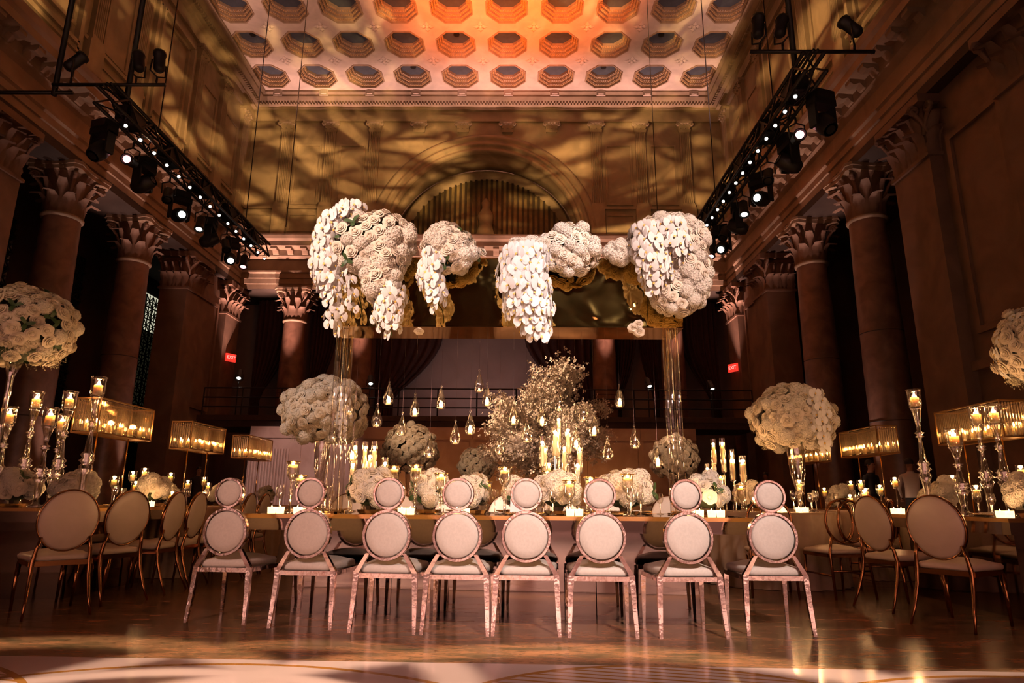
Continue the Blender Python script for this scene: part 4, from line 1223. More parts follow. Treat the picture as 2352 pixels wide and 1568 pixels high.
for pts, z0, where, grp in ((C1, ZT + 0.001, 'glass chimney stand in the cluster below the blossom tree', 'slim candles below the blossom tree'), (C2, ZT + 0.001, 'glass chimney stand in the cluster behind the acrylic leg', 'slim candles by the acrylic leg'), (C3, 0.746, 'glass chimney stand in the cluster on the beige round cloth', 'slim candles on the beige cloth')):
    for k, (x, y, z) in enumerate(sorted(pts, key=lambda q_: -q_[2])):
        slim(x, y, z0, z, (ORD[k] + ' tallest ' if k else 'tallest ') + where, grp)

# ---- stemmed and low candle glasses of the side tables
def stem_candle(x, y, z0, zf, label, group, watts=1.4):
    hb = max(0.012, zf - z0 - 0.10)
    x, y = free(x, y, 0.048)
    t = thing('candle_glass', label, 'candle holder', (x, y, z0), 0, group + ' holders')
    MB().lathe([(0, 0), (0.04, 0), (0.04, 0.005), (0.007, 0.010), (0.006, hb - 0.01), (0.03, hb), (0, hb)] if hb > 0.03 else [(0, 0), (0.045, 0), (0.045, hb), (0, hb)], 12).build('stem', M_CRYSTAL, t, True)
    MB().lathe([(0.02, hb), (0.044, hb + 0.03), (0.046, hb + 0.08), (0.043, hb + 0.125)], 16).build('cup', M_GLASS, t, True)
    candle('pillar_candle', label.replace('glass holding a candle', 'lit stubby candle in its glass'), group, (x, y, z0 + hb + 0.012), 0.0285, 0.07, watts, 1.2)
for k, (x, y, z) in enumerate(sorted(((-4.395, 6.6, 1.06), (-4.351, 7.2, 1.05), (-4.55, 7.85, 1.127), (-4.5, 8.0, 1.172), (-4.355, 7.7, 1.007), (-4.48, 8.25, 1.085), (-4.541, 8.7, 1.144), (-4.282, 8.4, 0.978), (-4.454, 9.0, 1.056), (-4.376, 9.3, 1.111), (-4.452, 9.6, 1.039), (-4.0, 7.75, 0.90), (-4.05, 8.6, 0.90)), key=lambda q_: q_[1])):
    stem_candle(x, y, 0.761 if y < 7.4 else 0.746, z, ORD[k] + ' glass holding a candle from the candlestick end by the grille window', 'small candles by the grille window')
for k, (x, y, z) in enumerate(sorted(((2.682, 8.0, 1.011), (3.05, 7.25, 1.06)), key=lambda q_: q_[1])):
    stem_candle(x, y, 0.746, z, ORD[k] + ' glass holding a candle beside the flower ball on beige cloth', 'small candles on the beige cloth')
for k, (x, y, z) in enumerate(sorted(((4.10, 7.95, 0.969), (4.2, 8.1, 0.993), (4.1, 8.3, 0.919), (4.3, 8.4, 1.098), (4.317, 8.0, 1.031), (4.45, 7.9, 1.117), (4.14, 6.7, 0.96), (4.44, 6.75, 1.10), (4.554, 6.4, 0.995), (4.674, 6.3, 1.089), (4.969, 6.6, 1.193), (4.55, 8.8, 1.10), (4.25, 9.3, 1.02)), key=lambda q_: q_[1])):
    stem_candle(x, y, 0.746, z, ORD[k] + ' glass holding a candle from the candlestick end beside the waiter', 'small candles by the waiter')

# ---- low glowing votives
M_VOT = principled('frosted votive glass', (0.95, 0.80, 0.55), 0.4)
vb = M_VOT.node_tree.nodes['Principled BSDF']
vb.inputs['Transmission Weight'].default_value = 0.8
vb.inputs['Emission Color'].default_value = (1.0, 0.62, 0.25, 1)
vb.inputs['Emission Strength'].default_value = 1.5
def votive(x, y, z0, label, group):
    x, y = free(x, y, 0.070)
    t = thing('votive_light', label, 'votive', (x, y, z0), 0, group)
    m = MB()
    for k in range(2):
        m.lathe([(0.0, 0.0), (0.030, 0.0), (0.033, 0.05), (0.029, 0.05), (0.026, 0.012), (0, 0.012)], 12, Matrix.Translation((-0.034 + 0.068 * k, 0, 0)))
    m.build('frosted_cup', M_VOT, t, True)
    for k in range(2):
        link('flame', ME_FLAME, t, (-0.034 + 0.068 * k, 0, 0.03), scale=0.9)
    flame_light(t, 0.09, 3.5)
for k, (x, y) in enumerate(((-1.90, 5.30), (-1.69, 5.28), (-0.86, 5.22), (-0.43, 5.20), (0.44, 5.16), (1.50, 5.10), (1.67, 5.16))):
    votive(x, y, ZT + 0.001, '%s low glowing votive along the front of the mirrored table from the grille window end' % ORD[k], 'votives on the mirrored table')
for x, y in ((-4.35, 5.72), (-4.22, 5.73), (-3.72, 6.35), (-3.72, 6.75)):
    votive(x, y, 0.761, 'low glowing votive at the edge of the table by the grille window', 'votives by the grille window')
for x, y in ((3.70, 5.15), (4.75, 5.20), (3.68, 6.55)):
    votive(x, y, 0.746, 'low glowing votive at the edge of the table beside the waiter', 'votives by the waiter')
for x, y in ((2.75, 7.05), (2.95, 7.0)):
    votive(x, y, 0.746, 'low glowing votive on the beige cloth behind the loop chair', 'votives on the beige cloth')

# ---- crystal lanterns on posts
M_BRASS = principled('antique brass', (0.50, 0.28, 0.10), 0.3, metal=1.0)
me_rod = mk('crystal_rod', MB().lathe([(0.0, 0), (0.0085, 0.006), (0.0085, 0.292), (0, 0.298)], 6), M_ROD, False)
def lantern(x, y, z0, label, where):
    """long box of hanging crystal rods on two posts; long side along y"""
    t = thing('crystal_lantern', label, 'lantern', (x, y, z0), 0, 'crystal lanterns')
    zb, L, W, H = 0.70, 0.96, 0.25, 0.335
    f = MB()
    for sx in (-1, 1):
        for sy in (-1, 1):
            f.box((sx * W / 2, sy * L / 2, zb + H / 2), (0.012, 0.012, H))
        for z in (zb, zb + H):
            f.box((sx * W / 2, 0, z), (0.014, L, 0.014))
    for sy in (-1, 1):
        for z in (zb, zb + H):
            f.box((0, sy * L / 2, z), (W, 0.014, 0.014))
    f.build('frame', M_BRASS, t)
    MB().box((0, 0, zb + 0.004), (W, L, 0.008)).build('floor_plate', M_BRASS, t)
    for sy in (-1, 1):
        MB().tube([(0, sy * 0.27, 0.012), (0, sy * 0.27, zb)], 0.007, 8).build('post', M_GOLD, t, True)
    MB().box((0, 0, 0.006), (0.2, 0.7, 0.012)).build('foot_plate', M_BRASS, t)
    for sx in (-1, 1):
        for k in range(36):
            link('crystal_rod', me_rod, t, (sx * (W / 2 - 0.002), -L / 2 + 0.028 + k * (L - 0.056) / 35, zb + 0.02))
    for sy in (-1, 1):
        for k in range(8):
            link('crystal_rod', me_rod, t, (-W / 2 + 0.03 + k * (W - 0.06) / 7, sy * (L / 2 - 0.002), zb + 0.02))
    for k in range(5):
        for s in (-1, 1):
            candle('pillar_candle', 'lit candle standing inside the ' + where, 'candles inside the crystal lanterns', (x + s * 0.05, y - 0.38 + k * 0.19, z0 + zb + 0.009), 0.022, 0.09, 2.6 if (s > 0 and k % 2 == 0) else 0.0, 1.25)
lantern(-4.2, 6.80, 0.761, 'brass lantern hung with crystal rods above the candlestick table by the grille window', 'first crystal lantern by the grille window')
lantern(-4.2, 8.65, 0.746, 'brass lantern hung with crystal rods, middle of the line by the grille window', 'middle crystal lantern by the grille window')
lantern(-4.2, 10.45, 0.746, 'brass lantern hung with crystal rods, last of the line in front of the marble screen', 'last crystal lantern in front of the marble screen')
lantern(4.58, 6.52, 0.746, 'brass lantern hung with crystal rods, first in line beside the waiter', 'first crystal lantern beside the waiter')
lantern(4.58, 8.65, 0.746, 'brass lantern hung with crystal rods, middle one in front of a marble column', 'middle crystal lantern in front of a marble column')
lantern(4.58, 10.45, 0.746, 'brass lantern hung with crystal rods, partly behind the flower ball vase', 'last crystal lantern behind the flower ball vase')

# ---- place settings
ME_WG = {}
def glass_mesh(h, r):
    k = (h, r)
    if k not in ME_WG:
        ME_WG[k] = (mk('bowl', MB().lathe([(0.004, h * 0.5), (r * 0.7, h * 0.56), (r, h * 0.70), (r * 0.95, h * 0.86), (r * 0.82, h)], 14), M_GLASS), mk('stem', MB().lathe([(0, 0), (0.033, 0), (0.033, 0.003), (0.006, 0.008), (0.004, h * 0.2), (0.004, h * 0.5)], 10), M_CRYSTAL))
    return ME_WG[k]
def wineglass(p, h, r, label, group):
    q = free(p[0], p[1], 0.038)
    if q is None:
        return
    t = thing('wine_glass', label, 'glass', (q[0], q[1], p[2]), 0, group)
    b, s = glass_mesh(h, r)
    link('bowl', b, t); link('stem', s, t)
pl = MB().lathe([(0, 0.004), (0.09, 0.004), (0.10, 0.008), (0.150, 0.016), (0.155, 0.018), (0.155, 0.014), (0.10, 0.003), (0, 0.0)], 36)
me_pl = mk('charger_plate', pl, M_PLATE)
bdm = MB()
for k in range(60):
    a = 2 * pi * k / 60
    bdm.lathe([(0, -0.004), (0.0045, 0), (0, 0.004)], 4, Matrix.Translation((0.151 * cos(a), 0.151 * sin(a), 0.021)))
me_bd = mk('beaded_rim', bdm, M_GOLD)
nk = MB().box((0, 0, 0.012), (0.08, 0.15, 0.012)).box((0, 0.0, 0.0235), (0.076, 0.13, 0.009))
me_nk = mk('folded_napkin', nk, principled('ivory linen', (0.66, 0.55, 0.45), 0.85), False)
def setting(p, rz, label, group, glasses, gl_label, gl_group):
    q = free(p[0], p[1], 0.157)
    if q is None:
        return
    p = (q[0], q[1], p[2])
    o = tag(link('charger_plate', me_pl, None, p, (0, 0, rz)), label, 'plate', group)
    link('beaded_rim', me_bd, o)
    n = tag(link('folded_napkin', me_nk, None, (p[0], p[1], p[2] + 0.001), (0, 0, rz + 0.2)), label.replace('beaded charger plate laid', 'ivory napkin').replace('beaded charger plate', 'folded ivory napkin'), 'napkin', group + ' napkins')
    for dx, dy, h, r in glasses:
        q = Matrix.Rotation(rz, 3, 'Z') @ Vector((dx, dy, 0))
        wineglass((p[0] + q.x, p[1] + q.y, p[2]), h, r, gl_label, gl_group)
G3 = ((0.14, 0.20, 0.21, 0.036), (0.22, 0.13, 0.18, 0.032), (0.20, 0.27, 0.235, 0.026))
for i, (x, y, a) in enumerate(ring_spots):
    u = max(-1.70, min(1.70, (x - TM[0])))
    p = on_main(u, -0.53, ZT + 0.001)
    setting(p, RT, 'beaded charger plate laid at the %s ring backed chair from the loop chairs' % ORD[7 - i], 'charger plates of the ring chairs', G3 if i < 7 else G3[:1], 'clear stemmed wine glass among the settings of the ring backed chairs', 'wine glasses on the near side of the mirrored table')
for i, x in enumerate((-1.55, -1.05, -0.55, -0.08, 0.42, 0.92, 1.42)):
    p = on_main(x + 0.15, 0.53, ZT + 0.001)
    setting(p, RT + pi, 'beaded charger plate laid at the %s oval chair across the mirrored table' % ORD[6 - i], 'charger plates of the far oval chairs', G3[:2], 'clear stemmed wine glass at the far side of the mirrored table', 'wine glasses on the far side of the mirrored table')
for (x, y) in ((-1.95, 5.55), (-1.86, 5.72), (-1.78, 5.58), (-1.70, 5.70), (-1.62, 5.56), (-1.60, 5.74)):
    wineglass((x, y, ZT + 0.001), 0.22, 0.036, 'tall wine glass in the cluster at the table end between the first two ring chairs', 'wine glasses at the table end')
for k, y in enumerate((5.82, 6.3, 6.8, 7.15)):
    setting((-3.82, y + 0.12, 0.761), pi / 2, 'beaded charger plate on the edge of the table by the grille window', 'charger plates by the grille window', G3[:2], 'wine glass on the tables by the grille window', 'wine glasses by the grille window')
for k, y in enumerate((8.0, 8.5, 9.0, 9.6, 10.2)):
    for dx in (0, 0.12):
        wineglass((-3.95 - dx, y + 0.8 * dx, 0.746), 0.22, 0.034, 'wine glass on the tables by the grille window', 'wine glasses by the grille window')
for k, (x, y) in enumerate(((3.85, 5.45), (3.83, 6.0), (4.4, 5.16), (4.9, 5.14))):
    setting((x, y, 0.746), -pi / 2 if y > 5.3 else 0, 'beaded charger plate on the edge of the table beside the waiter', 'charger plates by the waiter', G3[:2], 'wine glass on the tables beside the waiter', 'wine glasses by the waiter')
for k in range(14):
    a = 2 * pi * k / 14
    wineglass((2.8 + 0.52 * cos(a), 7.6 + 0.5 * sin(a), 0.746), 0.2 + 0.03 * (k % 2), 0.034, 'wine glass standing round the edge of the round beige cloth', 'wine glasses on the round beige cloth')
for k, y in enumerate((8.1, 8.7, 9.3, 9.9)):
    wineglass((4.12, y, 0.746), 0.22, 0.034, 'wine glass on the tables beside the waiter', 'wine glasses by the waiter')
cd = MB().box((0, 0, 0.09), (0.11, 0.004, 0.17), Matrix.Rotation(R(-8), 4, 'X'))
tag(cd.build('menu_card', principled('pale card', (0.75, 0.72, 0.78), 0.6), None, loc=on_main(0.17, -0.40, ZT + 0.012), rot=(0, 0, R(-12))), 'pale menu card propped behind the fourth ring backed chair', 'card')
# ================================================================== FLOWERS
M_ROSE = principled('ivory rose petal', (0.92, 0.80, 0.66), 0.6, sss=0.0)
M_HYD = principled('white hydrangea petal', (0.90, 0.81, 0.71), 0.65)
M_ORC = principled('white orchid petal', (0.92, 0.88, 0.86), 0.5)
M_LIP = principled('orchid lip', (0.72, 0.45, 0.10), 0.5)
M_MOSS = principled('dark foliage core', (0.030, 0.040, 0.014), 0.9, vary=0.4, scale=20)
M_BUSH = principled('gypsophila sprig', (0.55, 0.48, 0.32), 0.8)
M_TWIG = principled('twig bark', (0.05, 0.03, 0.02), 0.9)

def petal_glow(m, col, f=0.32):
    nt = m.node_tree
    b = nt.nodes['Principled BSDF']; out = nt.nodes['Material Output']
    tl = nt.nodes.new('ShaderNodeBsdfTranslucent'); tl.inputs[0].default_value = (*col, 1)
    mx = nt.nodes.new('ShaderNodeMixShader'); mx.inputs[0].default_value = f
    nt.links.new(b.outputs[0], mx.inputs[1]); nt.links.new(tl.outputs[0], mx.inputs[2]); nt.links.new(mx.outputs[0], out.inputs['Surface'])
petal_glow(M_ROSE, (0.95, 0.84, 0.66)); petal_glow(M_HYD, (0.92, 0.86, 0.72)); petal_glow(M_ORC, (0.95, 0.90, 0.86), 0.28)

def petal(m, ang, r0, r1, z0, z1, wd, curl, M=None, nu=4, nv=4):
    vs, fs = [], []
    ca, sa = cos(ang), sin(ang)
    for j in range(nv):
        t = j / (nv - 1)
        rr = r0 + (r1 - r0) * t + curl * max(0, t - 0.6) * 1.5
        zz = z0 + (z1 - z0) * sin(t * pi * 0.55) / sin(pi * 0.55) - abs(curl) * max(0, t - 0.7) * 0.8
        hw = wd * (0.35 + 0.65 * sin(min(1.0, t * 1.15 + 0.12) * pi * 0.62)) * (1 - 0.25 * (t > 0.95))
        for i in range(nu):
            u = i / (nu - 1) * 2 - 1
            x, y = rr - 0.35 * wd * u * u, u * hw
            vs.append((x * ca - y * sa, x * sa + y * ca, zz - 0.15 * wd * u * u * t))
    for j in range(nv - 1):
        for i in range(nu - 1):
            a = j * nu + i
            fs.append((a, a + 1, a + nu + 1, a + nu))
    m.add(vs, fs, M)

def rose_mesh():
    m = MB()
    for n, r0, r1, z0, z1, wd, curl, off in ((6, 0.014, 0.047, -0.014, 0.018, 0.034, 0.014, 0.0), (5, 0.012, 0.038, -0.008, 0.029, 0.033, 0.008, 0.6), (5, 0.010, 0.028, -0.002, 0.036, 0.026, 0.004, 0.2), (4, 0.008, 0.019, 0.004, 0.040, 0.018, 0.001, 0.9)):
        for k in range(n):
            petal(m, off + 2 * pi * k / n + 0.12 * (k % 2), r0, r1, z0, z1 - 0.002 * (k % 2), wd, curl, None, 4, 5)
    m.lathe([(0.013, 0.0), (0.015, 0.022), (0.012, 0.034), (0.006, 0.036), (0.005, 0.032), (0.0, 0.034)], 8)
    m.lathe([(0.0, -0.02), (0.03, -0.016), (0.04, 0.0), (0.03, 0.016), (0.0, 0.02)], 8)
    return mk('rose', m, M_ROSE)
def hydrangea_mesh():
    m = MB()
    r = random.Random(4)
    N = 64
    for k in range(N):
        z = 1 - 1.45 * (k + 0.5) / N
        a = k * 2.39996
        q = math.sqrt(max(0, 1 - z * z))
        n = Vector((q * cos(a), q * sin(a), z))
        Mx = Matrix.Translation(n * (0.062 + r.uniform(-0.004, 0.005))) @ n.to_track_quat('Z', 'Y').to_matrix().to_4x4() @ Matrix.Rotation(r.uniform(0, 6), 4, 'Z')
        for i in range(4):
            b = i * pi / 2
            m.add([(0, 0, 0), (0.012 * cos(b - .6), 0.012 * sin(b - .6), 0.004), (0.017 * cos(b), 0.017 * sin(b), 0.001), (0.012 * cos(b + .6), 0.012 * sin(b + .6), 0.004)], [(0, 1, 2, 3)], Mx)
    m.lathe([(0.0, -0.03), (0.05, -0.02), (0.056, 0.01), (0.04, 0.042), (0, 0.056)], 10)
    return mk('hydrangea_head', m, M_HYD, False)
def orchid_mesh():
    m = MB()
    def pet(ang, ln, wd, z):
        vs, fs = [(0, 0, 0.002)], []
        n = 9
        for k in range(n):
            t = k / (n - 1) * pi
            x = ln * (0.5 - 0.5 * cos(t)) if False else ln * (0.52 - 0.48 * cos(t))
            pass
        ring = [(0.10 * ln, 0.12 * wd), (0.35 * ln, 0.72 * wd), (0.65 * ln, wd), (0.9 * ln, 0.66 * wd), (ln, 0.0), (0.9 * ln, -0.66 * wd), (0.65 * ln, -wd), (0.35 * ln, -0.72 * wd), (0.10 * ln, -0.12 * wd)]
        mid = (0.55 * ln, 0, z + 0.006)
        vs = [mid] + [(x, y, z + 0.004 * (x / ln) - 0.10 * abs(y)) for x, y in ring]
        fs = [(0, i + 1, i + 2) for i in range(8)] + [(0, 9, 1)]
        m.add(vs, fs, Matrix.Rotation(ang, 4, 'Z'))
    for a in (R(90), R(215), R(325)):
        pet(a, 0.052, 0.019, -0.004)
    for a in (R(12), R(168)):
        pet(a, 0.056, 0.036, 0.003)
    nf = len(m.f)
    m.add([(0, 0.004, 0.008), (0.010, -0.004, 0.014), (0.0, -0.020, 0.016), (-0.010, -0.004, 0.014), (0, -0.006, 0.022)], [(0, 3, 4), (0, 4, 1), (1, 4, 2), (2, 4, 3)])
    me = m.mesh('orchid_bloom', True)
    me.materials.append(M_ORC); me.materials.append(M_LIP)
    for i, p in enumerate(me.polygons):
        p.material_index = 1 if i >= nf else 0
    return me
ME = {'rose': rose_mesh(), 'hydrangea_head': hydrangea_mesh(), 'orchid_bloom': orchid_mesh()}
SIZE = {'rose': 1.0, 'hydrangea_head': 1.0, 'orchid_bloom': 1.0}
spm = MB()
rr_ = random.Random(9)
for k in range(26):
    d = Vector((rr_.gauss(0, 1), rr_.gauss(0, 1), rr_.uniform(0.3, 1.6))).normalized() * rr_.uniform(0.05, 0.11)
    spm.add([(d.x - .005, d.y, d.z), (d.x, d.y + .006, d.z), (d.x + .005, d.y, d.z), (d.x, d.y - .003, d.z + .006)], [(0, 1, 3), (1, 2, 3), (2, 0, 3)])
    spm.add([(0, 0, 0), (d.x, d.y, d.z), (d.x + .0015, d.y, d.z)], [(0, 1, 2)])
ME['filler_sprig'] = mk('filler_sprig', spm, M_BUSH, False)
lfm = MB()
for a in range(3):
    petal(lfm, a * 2.1, 0.005, 0.08, 0.0, 0.03, 0.022, 0.01)
ME['leaf_spray'] = mk('leaf_spray', lfm, principled('leaf green', (0.035, 0.07, 0.02), 0.5))

def bloom(kind, parent, p, n, s, spin=None):
    n = Vector(n).normalized()
    q = n.to_track_quat('Z', 'Y').to_matrix().to_4x4()
    if kind == 'orchid_bloom':
        sp_ = rng.uniform(-0.4, 0.4)
    else:
        sp_ = rng.uniform(0, 6.28)
    M = Matrix.Translation(p) @ q @ Matrix.Rotation(sp_, 4, 'Z') @ Matrix.Scale(s, 4)
    return link(kind, ME[kind], parent, M=M)

def lobe(t, c, rad, mix, step=0.09, skip=None, zmin=-1.0, core=True, jitter=0.2):
    """cover an ellipsoid with blooms; mix: list of (kind, weight, scale)"""
    c = Vector(c)
    rx, ry, rz = rad
    p_ = 1.6
    area = 4 * pi * (((rx * ry) ** p_ + (rx * rz) ** p_ + (ry * rz) ** p_) / 3) ** (1 / p_)
    N = max(6, int(area / (step * step)))
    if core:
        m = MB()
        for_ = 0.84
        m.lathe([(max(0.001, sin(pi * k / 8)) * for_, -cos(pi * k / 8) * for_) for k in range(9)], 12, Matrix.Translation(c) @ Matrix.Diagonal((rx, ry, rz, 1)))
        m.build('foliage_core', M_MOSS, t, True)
    tot = sum(w for _, w, _ in mix)
    cnt = 0
    for k in range(N):
        z = 1 - 2 * (k + 0.5) / N
        if z < zmin:
            continue
        a = k * 2.39996
        q = math.sqrt(max(0, 1 - z * z))
        d = Vector((q * cos(a), q * sin(a), z))
        p = c + Vector((d.x * rx, d.y * ry, d.z * rz)) * (1 + rng.uniform(-0.07, 0.13))
        if skip and skip(p):
            continue
        n = Vector((d.x / rx, d.y / ry, d.z / rz)).normalized()
        n = (n + Vector((rng.uniform(-1, 1), rng.uniform(-1, 1), rng.uniform(-1, 1))) * jitter).normalized()
        u = rng.uniform(0, tot)
        for kind, w, s in mix:
            u -= w
            if u <= 0:
                break
        bloom(kind, t, p - n * 0.015, n, s * rng.uniform(0.88, 1.12))
        cnt += 1
    return cnt

def cascade(t, pts, r, mix, step=0.064, arc=100):
    """hanging stem wrapped in blooms that face the room"""
    pts = [Vector(p) for p in pts]
    L = [0]
    for a, b in zip(pts, pts[1:]):
        L.append(L[-1] + (b - a).length)
    MB().tube(pts, 0.006, 5).build('stem', principled('green stem', (0.05, 0.08, 0.02), 0.6), t, True)
    n = max(2, int(L[-1] / step))
    tot = sum(w for _, w, _ in mix)
    for k in range(n + 1):
        s = L[-1] * k / n
        i = max(j for j in range(len(L)) if L[j] <= s + 1e-6)
        i = min(i, len(pts) - 2)
        f = (s - L[i]) / (L[i + 1] - L[i])
        c = pts[i].lerp(pts[i + 1], f)
        rr = r * (1.0 if k < n * 0.7 else 1.0 - 0.65 * (k - n * 0.7) / (n * 0.3))
        cntk = max(1, int(2 * R(arc) * rr / 0.082))
        for q in range(cntk):
            ang = R(arc) * ((q + 0.5 + 0.5 * (k % 2 - 0.5)) / cntk * 2 - 1)
            d = Vector((sin(ang), -cos(ang), 0))
            nn = (d + Vector((rng.uniform(-.2, .2), rng.uniform(-.2, .1), rng.uniform(-.12, .2)))).normalized()
            u = rng.uniform(0, tot)
            for kind, w, sc in mix:
                u -= w
                if u <= 0:
                    break
            bloom(kind, t, c + d * rr * rng.uniform(0.8, 1.08), nn, sc * rng.uniform(0.9, 1.12))

RH = [('rose', 1.0, 1.15), ('hydrangea_head', 0.55, 1.15), ('leaf_spray', 0.10, 0.9)]
ORCH = [('orchid_bloom', 1.0, 1.18)]

# ------------------------------------------------------------------ the acrylic canopy standing on the mirrored table
M_GMIR = principled('rippled gold mirror', (0.80, 0.54, 0.16), 0.05, metal=1.0)
nt = M_GMIR.node_tree
tc = nt.nodes.new('ShaderNodeTexCoord'); no = nt.nodes.new('ShaderNodeTexNoise'); bp = nt.nodes.new('ShaderNodeBump')
no.inputs['Scale'].default_value = 3.4; no.inputs['Detail'].default_value = 1.0; no.inputs['Distortion'].default_value = 0.8
bp.inputs['Strength'].default_value = 0.22; bp.inputs['Distance'].default_value = 0.06
nt.links.new(tc.outputs['Object'], no.inputs['Vector']); nt.links.new(no.outputs[0], bp.inputs['Height']); nt.links.new(bp.outputs[0], nt.nodes['Principled BSDF'].inputs['Normal'])
M_GFLAT = principled('flat gold mirror', (0.95, 0.62, 0.22), 0.05, metal=1.0)
CX0, CX1, CY0_, CY1_, CZ0, CZ1 = -1.705, 1.492, 5.70, 6.14, 2.378, 3.02
cn = thing('acrylic_canopy', 'gold mirrored canopy on clear acrylic legs over the mirrored table', 'canopy', (0, 0, 0))
for a, b in ((CX0, 1.172), (1.176, CX1)):
    MB().span((a, CY0_, CZ0), (b, CY0_ + 0.012, CZ1)).build('front_panel', M_GMIR, cn)
for a, b in ((CX0, -0.1), (-0.096, CX1)):
    MB().span((a, CY1_ - 0.012, CZ0), (b, CY1_, CZ1)).build('back_panel', M_GMIR, cn)
for x in (CX0, CX1 - 0.012):
    MB().span((x, CY0_ + 0.014, CZ0), (x + 0.012, CY1_ - 0.014, CZ1)).build('side_panel', M_GMIR, cn)
MB().span((CX0, CY0_, CZ0 - 0.012), (CX1, CY1_, CZ0 - 0.001)).build('underside', M_GFLAT, cn)
MB().span((CX0 + 0.014, CY0_ + 0.014, CZ1 - 0.03), (CX1 - 0.014, CY1_ - 0.014, CZ1 - 0.02)).build('top_panel', M_GFLAT, cn)
tr = MB()
tr.span((CX0 - 0.006, CY0_ - 0.006, CZ1), (CX1 + 0.006, CY0_ + 0.014, CZ1 + 0.012)).span((CX0 - 0.006, CY1_ - 0.014, CZ1), (CX1 + 0.006, CY1_ + 0.006, CZ1 + 0.012))
tr.build('top_trim', M_GFLAT, cn)
for x in (-1.60, 1.40):
    for y in (5.77, 6.06):
        for dx in (-0.030, 0.030) if y < 6 else (0.0,):
            MB().lathe([(0.0, ZT + 0.012), (0.026, ZT + 0.012), (0.026, CZ0 - 0.012), (0, CZ0 - 0.012)], 16, Matrix.Translation((x + dx, y, 0))).build('acrylic_leg', M_ACRYL, cn, True)
    MB().lathe([(0, ZT + 0.001), (0.09, ZT + 0.001), (0.09, ZT + 0.012), (0, ZT + 0.012)], 20, Matrix.Translation((x, 5.77, 0))).build('leg_foot', M_GFLAT, cn)
    MB().lathe([(0, ZT + 0.001), (0.05, ZT + 0.001), (0.05, ZT + 0.012), (0, ZT + 0.012)], 20, Matrix.Translation((x, 6.06, 0))).build('leg_foot', M_GFLAT, cn)

def bouquet(label, group='canopy flower arrangements'):
    return thing('flower_arrangement', label, 'flowers', (0, 0, 0), 0, group)
FY = 5.52
FRONT = lambda p: p.y > 5.595
t = bouquet('lush white roses, hydrangea and trailing orchids on the canopy corner toward the grille window')
lobe(t, (-1.36, FY, 3.10), (0.38, 0.15, 0.28), RH, 0.088, skip=FRONT)
lobe(t, (-1.20, FY, 2.94), (0.17, 0.15, 0.20), RH, 0.088, skip=FRONT)
cascade(t, [(-1.50, 5.50, 3.42), (-1.65, 5.48, 3.32), (-1.735, 5.48, 3.12), (-1.72, 5.48, 2.83), (-1.65, 5.5, 2.58), (-1.585, 5.52, 2.40)], 0.115, ORCH)
lobe(t, (-1.22, 5.47, 2.72), (0.14, 0.12, 0.17), RH, 0.085, skip=FRONT)
cascade(t, [(-1.13, 5.48, 2.64), (-1.12, 5.46, 2.50), (-1.13, 5.46, 2.37), (-1.09, 5.47, 2.22)], 0.13, ORCH)
cascade(t, [(-1.52, 5.50, 2.80), (-1.48, 5.5, 2.62), (-1.46, 5.5, 2.48)], 0.035, ORCH, 0.06)
cascade(t, [(-1.66, 5.56, 2.42), (-1.63, 5.56, 2.32), (-1.58, 5.57, 2.27)], 0.05, ORCH)
bloom('hydrangea_head', t, (-1.06, 5.54, 3.06), (0.6, -0.6, 0.3), 1.0)
t = bouquet('smaller mound of roses and hydrangea with twin orchid trails on the canopy front')
lobe(t, (-0.63, FY, 3.04), (0.21, 0.15, 0.21), RH, 0.088, skip=FRONT)
cascade(t, [(-0.75, 5.48, 2.98), (-0.78, 5.45, 2.79), (-0.80, 5.45, 2.68)], 0.085, ORCH)
cascade(t, [(-0.74, 5.46, 2.96), (-0.79, 5.45, 2.75), (-0.72, 5.45, 2.60), (-0.70, 5.46, 2.47)], 0.105, ORCH)
bloom('rose', t, (-0.335, 5.57, 3.03), (0.7, -0.5, 0.4), 1.0); bloom('leaf_spray', t, (-0.37, 5.57, 3.01), (0.3, -0.5, -0.6), 0.8)
bloom('rose', t, (-0.88, 5.62, 2.31), (0.0, -0.4, -0.9), 0.9)
t = bouquet('mound of roses with a wide bright white orchid cascade at the middle of the canopy')
lobe(t, (0.455, FY, 3.04), (0.25, 0.15, 0.21), [('rose', 1.6, 1.1), ('hydrangea_head', 0.6, 1.0)], 0.085, skip=FRONT)
lobe(t, (0.10, 5.50, 3.0), (0.17, 0.12, 0.12), [('hydrangea_head', 1, 1.0)], 0.09, skip=FRONT)
cascade(t, [(0.06, 5.46, 2.97), (0.04, 5.43, 2.76), (0.07, 5.42, 2.55), (0.11, 5.43, 2.37), (0.18, 5.44, 2.20)], 0.215, [('orchid_bloom', 1.0, 1.25)], 0.07)
t = bouquet('tall mass of orchids, roses and hydrangea on the canopy corner toward the waiter')
lobe(t, (1.35, FY, 3.08), (0.31, 0.15, 0.28), RH, 0.083, skip=FRONT)
lobe(t, (1.50, FY, 2.86), (0.19, 0.15, 0.33), [('rose', 1.6, 1.1), ('hydrangea_head', 0.8, 1.0)], 0.085, skip=FRONT)
lobe(t, (1.40, 5.49, 2.60), (0.20, 0.13, 0.16), [('rose', 1.5, 1.05), ('hydrangea_head', 0.7, 1.0)], 0.085, skip=FRONT)
cascade(t, [(1.16, 5.42, 3.18), (1.15, 5.40, 2.96), (1.20, 5.40, 2.76), (1.18, 5.42, 2.60)], 0.15, ORCH, 0.06)
cascade(t, [(1.34, 5.38, 3.2), (1.37, 5.36, 3.0), (1.38, 5.38, 2.86)], 0.13, ORCH, 0.06)
lobe(t, (0.90, 5.52, 3.02), (0.08, 0.06, 0.09), [('hydrangea_head', 1, 1.0)], 0.09, core=False)
